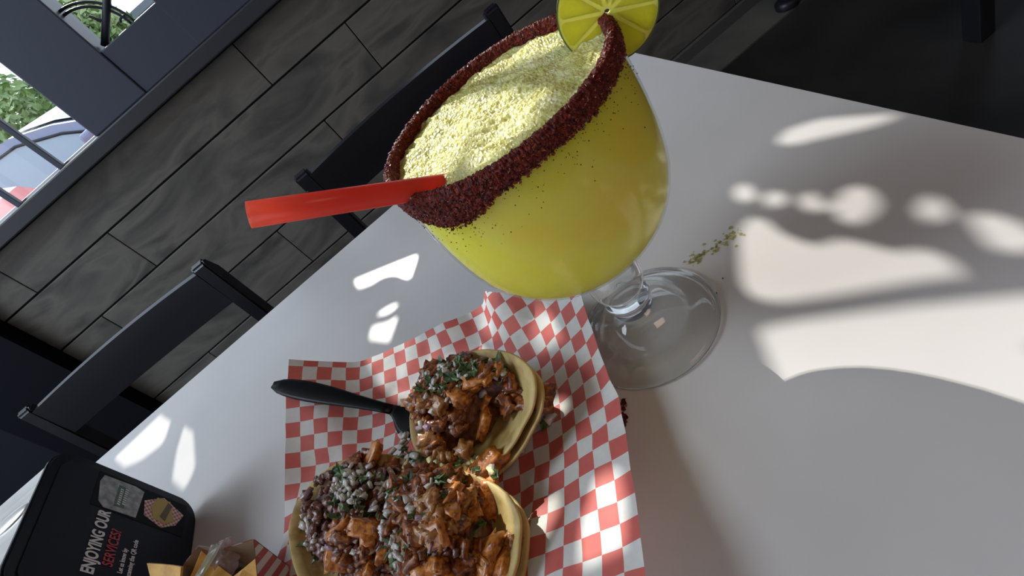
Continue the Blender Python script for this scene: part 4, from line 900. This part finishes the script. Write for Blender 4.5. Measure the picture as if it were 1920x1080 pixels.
wrap = thin_glass('clear_plastic', (.9, .93, .88), .1, 1.5, .35, (.62, .66, .56))
A = onh(372, 1082, .055); Bp = onh(408, 1022, .052)
bm = nb(); flat_strip(bm, [A, A.lerp(Bp, .33), A.lerp(Bp, .66), Bp], [.0035, .0040, .0045, .0030], .0012); o = obj('plastic_knife', bm, wrap, None, True); tag(o, 'clear plastic strip standing in the food tray', 'utensil')
bm = nb(); bmesh.ops.create_icosphere(bm, subdivisions=4, radius=1)
q0 = onh(418, 1050, .040)
for v in bm.verts:
    k = 1 + .35 * noise.noise(v.co * 2.5) + .15 * noise.noise(v.co * 7); v.co = Vector((q0.x + v.co.x * .011 * k, q0.y + v.co.y * .013 * k, q0.z + v.co.z * .009 * k))
o = obj('plastic_wrap', bm, thin_glass('pale_pink_wrap', (.95, .9, .9), .15, 1.2, .65, (.55, .42, .40)), None, True); tag(o, 'crumpled pale pink translucent wrap inside the food tray', 'wrapper')

# ------------------------------------------------------------------ small things on the table
spm = thin_glass('dried_lime_drips', (.86, .84, .62), .3, 1.2, .35, (.42, .42, .18)); pts = []
for i in range(90):
    t = random.random(); q = onh(1292 + 95 * t + random.gauss(0, 7), 494 - 62 * t + random.gauss(0, 5), .0003); pts.append(q)
vs = []; fs = []
for q in pts:
    r = random.uniform(.0004, .0016); j = len(vs); a0 = random.random() * 6; n = 7
    vs += [(q.x + r * math.cos(a0 + 2 * math.pi * k / n) * random.uniform(.6, 1.3), q.y + r * math.sin(a0 + 2 * math.pi * k / n) * random.uniform(.6, 1.3), T + .0004) for k in range(n)] + [(q.x, q.y, T + .0009)]
    fs += [(j + k, j + (k + 1) % n, j + n) for k in range(n)]
o = pobj('spilled_drips', vs, fs, spm, None, True); tag(o, 'trail of dried yellow-green drips on the table right of the goblet foot', 'spill', None, 'stuff')
pts = [onh(1170 + random.gauss(0, 2), 748 + 52 * random.random(), .0006) for i in range(60)]
o = grains('chili_crumbs', pts, .0003, .0009, salt, None, True); tag(o, 'dark red chili crumbs beside the right edge of the checkered paper', 'crumbs')
for k, (x, y) in enumerate([(1355, 522), (1343, 549), (1343, 461)]):
    o = grains('chili_fleck', [onh(x, y, .0004)], .0004, .0006, salt, None, True); del o['kind']; tag(o, 'tiny dark chili fleck on the table near the goblet foot', 'fleck', 'chili flecks by the goblet foot')
